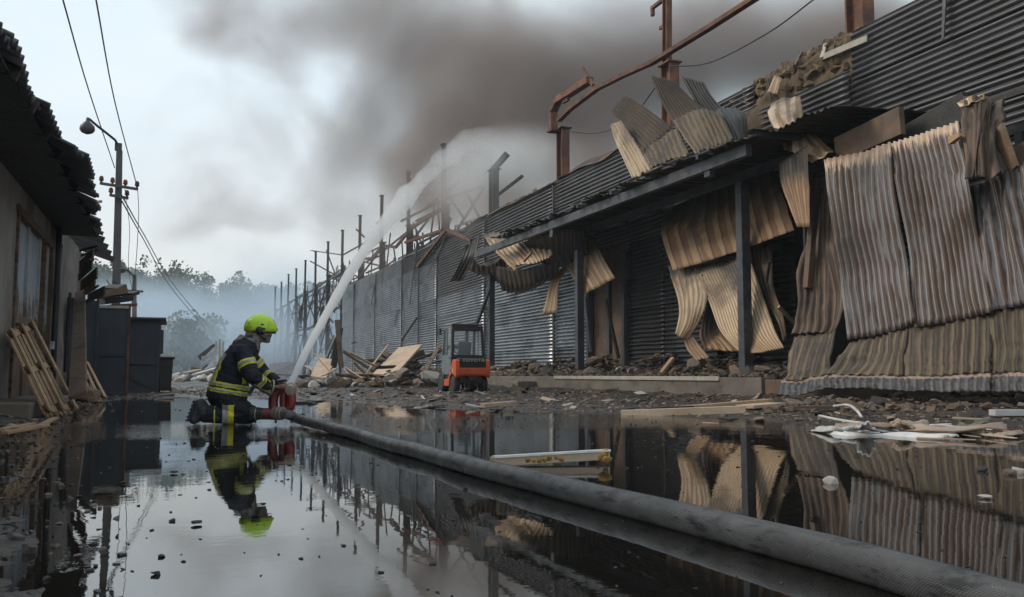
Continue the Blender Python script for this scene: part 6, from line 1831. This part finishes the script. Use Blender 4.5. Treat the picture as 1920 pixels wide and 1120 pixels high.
# ================================================================== air: haze, smoke, water jet
def vol_mat(name, color, density, aniso=0.0, grid=False):
    m = bpy.data.materials.new(name)
    m.use_nodes = True
    nt = m.node_tree
    nt.nodes.clear()
    o = nt.nodes.new('ShaderNodeOutputMaterial')
    v = nt.nodes.new('ShaderNodeVolumePrincipled')
    v.inputs['Color'].default_value = (*color, 1)
    v.inputs['Density'].default_value = density
    v.inputs['Anisotropy'].default_value = aniso
    if not grid: v.inputs['Density Attribute'].default_value = ''
    nt.links.new(v.outputs[0], o.inputs['Volume'])
    return m, nt, v
hz = MB().box((10, 130, 29.5), (420, 380, 62))
m, nt, v = vol_mat('haze', (.84, .93, 1.0), .0005, .0)
tag(hz.build('haze', m, None), 'pale blue haze of thin smoke filling the lane', 'haze', None, 'stuff')

# ---- smoke: density computed on a grid by geometry nodes
class GN:
    def __init__(s, name):
        s.t = bpy.data.node_groups.new(name, 'GeometryNodeTree')
        s.t.interface.new_socket('Geometry', in_out='OUTPUT', socket_type='NodeSocketGeometry')
        s.out = s.t.nodes.new('NodeGroupOutput')
        s.pos = s.t.nodes.new('GeometryNodeInputPosition').outputs[0]
    def set(s, sock, v):
        if isinstance(v, (int, float, tuple, Vector)): sock.default_value = v
        else: s.t.links.new(v, sock)
    def m(s, op, a, b=None, clamp=False):
        n = s.t.nodes.new('ShaderNodeMath'); n.operation = op; n.use_clamp = clamp
        s.set(n.inputs[0], a)
        if b is not None: s.set(n.inputs[1], b)
        return n.outputs[0]
    def v(s, op, a, b=None):
        n = s.t.nodes.new('ShaderNodeVectorMath'); n.operation = op
        s.set(n.inputs[0], a)
        if b is not None: s.set(n.inputs[1], b)
        return n.outputs['Value'] if op in ('LENGTH', 'DOT_PRODUCT') else n.outputs[0]
    def noise(s, vec_, scale, detail=4, rough=.55, dist=0.0, color=False):
        n = s.t.nodes.new('ShaderNodeTexNoise')
        s.set(n.inputs['Vector'], vec_); n.inputs['Scale'].default_value = scale; n.inputs['Detail'].default_value = detail; n.inputs['Roughness'].default_value = rough
        n.inputs['Distortion'].default_value = dist
        return n.outputs['Color' if color else 'Fac']
    def blob(s, p, c, u, ru, rv, rw, w):
        """soft ellipsoid: ru across, rv up, rw along the sight line"""
        d = s.v('SUBTRACT', p, tuple(c))
        vv = RIGHT.cross(FWD)
        comb = s.t.nodes.new('ShaderNodeCombineXYZ')
        for i, (ax, r_) in enumerate(((RIGHT, ru), (Vector((0, 0, 1)), rv), (Vector((math.sin(YAW), math.cos(YAW), 0)), rw))):
            s.t.links.new(s.v('DOT_PRODUCT', d, tuple(ax / r_)), comb.inputs[i])
        l = s.v('LENGTH', comb.outputs[0])
        q = s.m('SUBTRACT', 1.0, l, True)
        q = s.m('MULTIPLY', q, s.m('SUBTRACT', 3.0, s.m('MULTIPLY', q, 2.0)))   # smoother shoulders
        q = s.m('MULTIPLY', q, s.m('SUBTRACT', 1.0, l, True))
        return s.m('MULTIPLY', q, w)
    def finish(s, dens, lo, hi, res, mat, name, label):
        vc = s.t.nodes.new('GeometryNodeVolumeCube')
        s.set(vc.inputs['Density'], dens)
        vc.inputs['Min'].default_value = lo; vc.inputs['Max'].default_value = hi
        for k, r_ in zip('XYZ', res): vc.inputs['Resolution ' + k].default_value = r_
        sm = s.t.nodes.new('GeometryNodeSetMaterial'); sm.inputs['Material'].default_value = mat
        s.t.links.new(vc.outputs[0], sm.inputs['Geometry'])
        s.t.links.new(sm.outputs[0], s.out.inputs[0])
        me = bpy.data.meshes.new(name)
        o = bpy.data.objects.new(name, me); COL.objects.link(o)
        md = o.modifiers.new('volume', 'NODES'); md.node_group = s.t
        me.materials.append(mat)
        return tag(o, label, name.replace('_', ' '), None, 'stuff')

SM_DEPTH = 62.0
blobs = [  # px, py, depth, radius across / up (px at that depth), radius along (m), weight
    (1020, 110, 60, 260, 220, 13, 1.9), (885, 240, 58, 190, 170, 10, 1.9), (790, 330, 56, 150, 170, 8, 1.9), (1010, 300, 56, 230, 200, 9, 1.7),
    (1190, 200, 58, 260, 230, 11, 1.35), (720, 190, 62, 210, 230, 10, 1.0), (540, 40, 66, 300, 200, 12, .65), (800, 10, 64, 300, 180, 12, 1.2), (1420, 60, 56, 300, 230, 11, 1.35),
    (400, -10, 70, 230, 190, 10, .45), (640, 340, 62, 190, 210, 8, .58), (690, 470, 60, 160, 130, 7, .75), (1150, 330, 52, 150, 110, 6, 1.4), (900, 430, 50, 180, 110, 5, .9), (1270, 60, 60, 240, 190, 10, 1.2), (1560, 90, 54, 260, 200, 9, 1.4), (500, 250, 78, 300, 260, 9, .50), (380, 420, 84, 260, 200, 9, .40), (870, 400, 50, 190, 130, 5, 1.15), (970, 390, 45, 150, 120, 4, 1.0), (1660, 10, 50, 220, 170, 7, 1.4)]
g = GN('smoke_density')
warp = g.noise(g.pos, .045, 3, .5, 0.0, True)
wp = g.v('ADD', g.pos, g.v('SCALE', g.v('SUBTRACT', warp, (.5, .5, .5))))
sc_node = [n for n in g.t.nodes if n.bl_idname == 'ShaderNodeVectorMath' and n.operation == 'SCALE'][0]
sc_node.inputs['Scale'].default_value = 14.0
tot = None
for (px, py, d, ru, rv, rw, w) in blobs:
    bl = g.blob(wp, at(px, py, d), None, ru * d / F, rv * d / F, rw, w)
    tot = bl if tot is None else g.m('ADD', tot, bl)
nz_ = g.noise(g.pos, .105, 8, .66, 1.0)
nf = g.noise(g.pos, .34, 5, .68, .5)
den = g.m('ADD', tot, g.m('MULTIPLY', g.m('SUBTRACT', nz_, .5), 2.1))
den = g.m('ADD', den, g.m('MULTIPLY', g.m('SUBTRACT', nf, .5), .5))
den = g.m('SUBTRACT', den, .30)
den = g.m('MULTIPLY', g.m('MAXIMUM', den, 0.0), g.m('MINIMUM', g.m('MULTIPLY', tot, 4.0), 1.0))
den = g.m('MINIMUM', den, 1.6)
m, nt, v = vol_mat('smoke', (.42, .352, .32), .23, .1, True)
v.inputs['Density Attribute'].default_value = 'density'
g.finish(den, (-26, 36, 5), (54, 96, 56), (210, 170, 165), m, 'smoke', 'dark billowing smoke rising from the burnt warehouse')

# ---- water jet: the hull narrows to the nozzle; water thins as it spreads
JP = [(543.5, 722, 10.1), (562, 684, 11.8), (580, 648, 14), (620, 575, 18.5), (662, 503, 24), (700, 447, 29), (750, 383, 34), (800, 326, 38), (848, 284, 41), (890, 262, 43.5), (925, 262, 45.5), (958, 282, 47.5), (985, 318, 49), (1005, 365, 50)]
P = catmull(np.array([tuple(at(*q)) for q in JP]), np.linspace(0, 1, 260))
dist = np.linalg.norm(P - P[0], axis=1)
rad = .036 + .0030 * dist + .00034 * dist ** 2
rad[-40:] *= np.linspace(1, 1.5, 40)
mb = MB().tube([Vector(p) for p in P], rad.tolist(), 24)
A_ = np.array(mb.v); C_ = np.repeat(P, 24, axis=0); dd_ = np.repeat(dist, 24)
rg9 = np.random.RandomState(3)
fr_ = .16 * fbm(A_[:, 0] * 3.0 / (1 + dd_ * .05), A_[:, 1] * 1.6 / (1 + dd_ * .05), A_[:, 2] * 3.0 / (1 + dd_ * .05), 5, 4)
A_ = C_ + (A_ - C_) * (1 + fr_ * (1.2 + np.minimum(dd_, 20) * .05))[:, None]
mb.v = [tuple(p) for p in A_]
m = bpy.data.materials.new('water_spray_jet'); m.use_nodes = True
nt = m.node_tree; nt.nodes.clear()
o_ = nt.nodes.new('ShaderNodeOutputMaterial'); v = nt.nodes.new('ShaderNodeVolumePrincipled')
v.inputs['Color'].default_value = (.96, .97, .98, 1); v.inputs['Anisotropy'].default_value = .35; v.inputs['Density Attribute'].default_value = ''
tc = nt.nodes.new('ShaderNodeTexCoord')
ln = nt.nodes.new('ShaderNodeVectorMath'); ln.operation = 'LENGTH'; nt.links.new(tc.outputs['Object'], ln.inputs[0])
d_ = ln.outputs['Value']
r_ = math_(nt, 'ADD', .036, math_(nt, 'ADD', math_(nt, 'MULTIPLY', d_, .0030), math_(nt, 'MULTIPLY', math_(nt, 'MULTIPLY', d_, d_), .00034)))
tau = nt.nodes.new('ShaderNodeMapRange'); nt.links.new(d_, tau.inputs[0])
tau.inputs['From Max'].default_value = 38; tau.inputs['To Min'].default_value = .85; tau.inputs['To Max'].default_value = .02
ns_ = noise(nt, tc.outputs['Object'], 2.6, 5, .75)
dn = math_(nt, 'MULTIPLY', math_(nt, 'DIVIDE', tau.outputs[0], r_), math_(nt, 'MULTIPLY', math_(nt, 'SUBTRACT', ns_, .28), 3.6, True))
nt.links.new(dn, v.inputs['Density']); nt.links.new(v.outputs[0], o_.inputs['Volume'])
jet = mb.build('water_jet', m, None, P[0], smooth=True)
tag(jet, 'white water jet arching from the cannon over the warehouse wall', 'water jet')

# drops thrown off the jet, stretched along their flight
T_ = np.gradient(P, axis=0); T_ /= np.linalg.norm(T_, axis=1, keepdims=True)
mb = MB()
for i in range(2300):
    k_ = int(225 * rg9.rand() ** .85)
    q_ = P[k_] + rg9.normal(size=3) * rad[k_] * rg9.uniform(.45, .95) - np.array([0, 0, 1]) * rad[k_] * abs(rg9.normal()) * (.9 if k_ > 120 else .2)
    dv = T_[k_] + np.array([0, 0, -.15]) * rg9.rand()
    l_ = rg9.uniform(.03, .12) * (.5 + dist[k_] / 22); w_ = rg9.uniform(.003, .008) * (.5 + dist[k_] / 30)
    a_ = Vector(q_); b__ = Vector(q_ + dv * l_); mid = (a_ + b__) / 2
    u1 = Vector(dv).orthogonal().normalized() * w_; u2 = Vector(dv).cross(u1).normalized() * w_
    mb.add([a_, mid + u1, mid + u2, mid - u1, mid - u2, b__], [(0, 2, 1), (0, 3, 2), (0, 4, 3), (0, 1, 4), (5, 1, 2), (5, 2, 3), (5, 3, 4), (5, 4, 1)])
m, nt, b = new_mat('water_drop')
b.inputs['Base Color'].default_value = (.8, .82, .85, 1); b.inputs['Roughness'].default_value = .15; b.inputs['Alpha'].default_value = .4
tag(mb.build('water_drops', m, None, P[0], fixn=False), 'water drops flung off along the arching jet', 'water drops', None, 'stuff')

# ---- fine spray falling from the jet
g = GN('spray_density')
tot = None
sp = [(770, 400, 36, 60, 50, 2.2, .25), (840, 340, 40, 75, 70, 2.6, .45), (890, 310, 43, 90, 70, 3, .8), (940, 310, 45.5, 95, 90, 3, .9), (985, 350, 47, 85, 110, 3, .7), (930, 390, 45, 110, 110, 3, .45), (860, 380, 41, 80, 80, 2.4, .3), (1040, 340, 48, 100, 120, 3, .5), (990, 280, 48, 90, 60, 3, .5)]
for (px, py, d, ru, rv, rw, w) in sp:
    bl = g.blob(g.pos, at(px, py, d), None, ru * d / F, rv * d / F, rw, w)
    tot = bl if tot is None else g.m('ADD', tot, bl)
st_ = g.noise(g.v('MULTIPLY', g.pos, (1.2, 1.2, .45)), 1.1, 4, .6)
den = g.m('MULTIPLY', tot, g.m('MAXIMUM', g.m('SUBTRACT', g.m('MULTIPLY', st_, 2.0), .35), .05))
m, nt, v = vol_mat('water_spray', (.95, .96, .97), .6, .3, True)
v.inputs['Density Attribute'].default_value = 'density'
ps = [at(q[0] + sx_ * q[3], q[1] + sy_ * q[4], q[2] + sz_ * q[5]) for q in sp for sx_ in (-1, 1) for sy_ in (-1, 1) for sz_ in (-1, 1)]
lo_ = tuple(min(p[i] for p in ps) for i in range(3)); hi_ = tuple(max(p[i] for p in ps) for i in range(3))
g.finish(den, lo_, hi_, (70, 70, 60), m, 'water_spray', 'fine white spray drifting down from the top of the jet')

# ---- pale smoke drifting across the far end of the lane
g = GN('drift_density')
tot = None
dr = [(330, 640, 92, 200, 110, 9, .7), (460, 650, 95, 160, 90, 9, .6), (560, 640, 118, 260, 110, 18, .9), (430, 620, 140, 240, 120, 18, .8), (300, 620, 150, 200, 130, 18, .8), (520, 560, 150, 200, 120, 16, .6), (200, 600, 165, 220, 120, 16, .7), (640, 660, 92, 120, 70, 9, .7), (700, 640, 70, 110, 80, 6, .35)]
for (px, py, d, ru, rv, rw, w) in dr:
    bl = g.blob(g.pos, at(px, py, d), None, ru * d / F, rv * d / F, rw, w)
    tot = bl if tot is None else g.m('ADD', tot, bl)
den = g.m('MULTIPLY', tot, g.m('MAXIMUM', g.m('SUBTRACT', g.m('MULTIPLY', g.noise(g.pos, .07, 4, .6), 2.4), .5), .1))
m, nt, v = vol_mat('drifting_smoke', (.72, .86, 1.0), .15, 0, True)
v.inputs['Density Attribute'].default_value = 'density'
g.finish(den, (-40, 60, -.4), (45, 185, 24), (85, 110, 40), m, 'drifting_smoke', 'pale blue smoke drifting low across the far end of the lane')
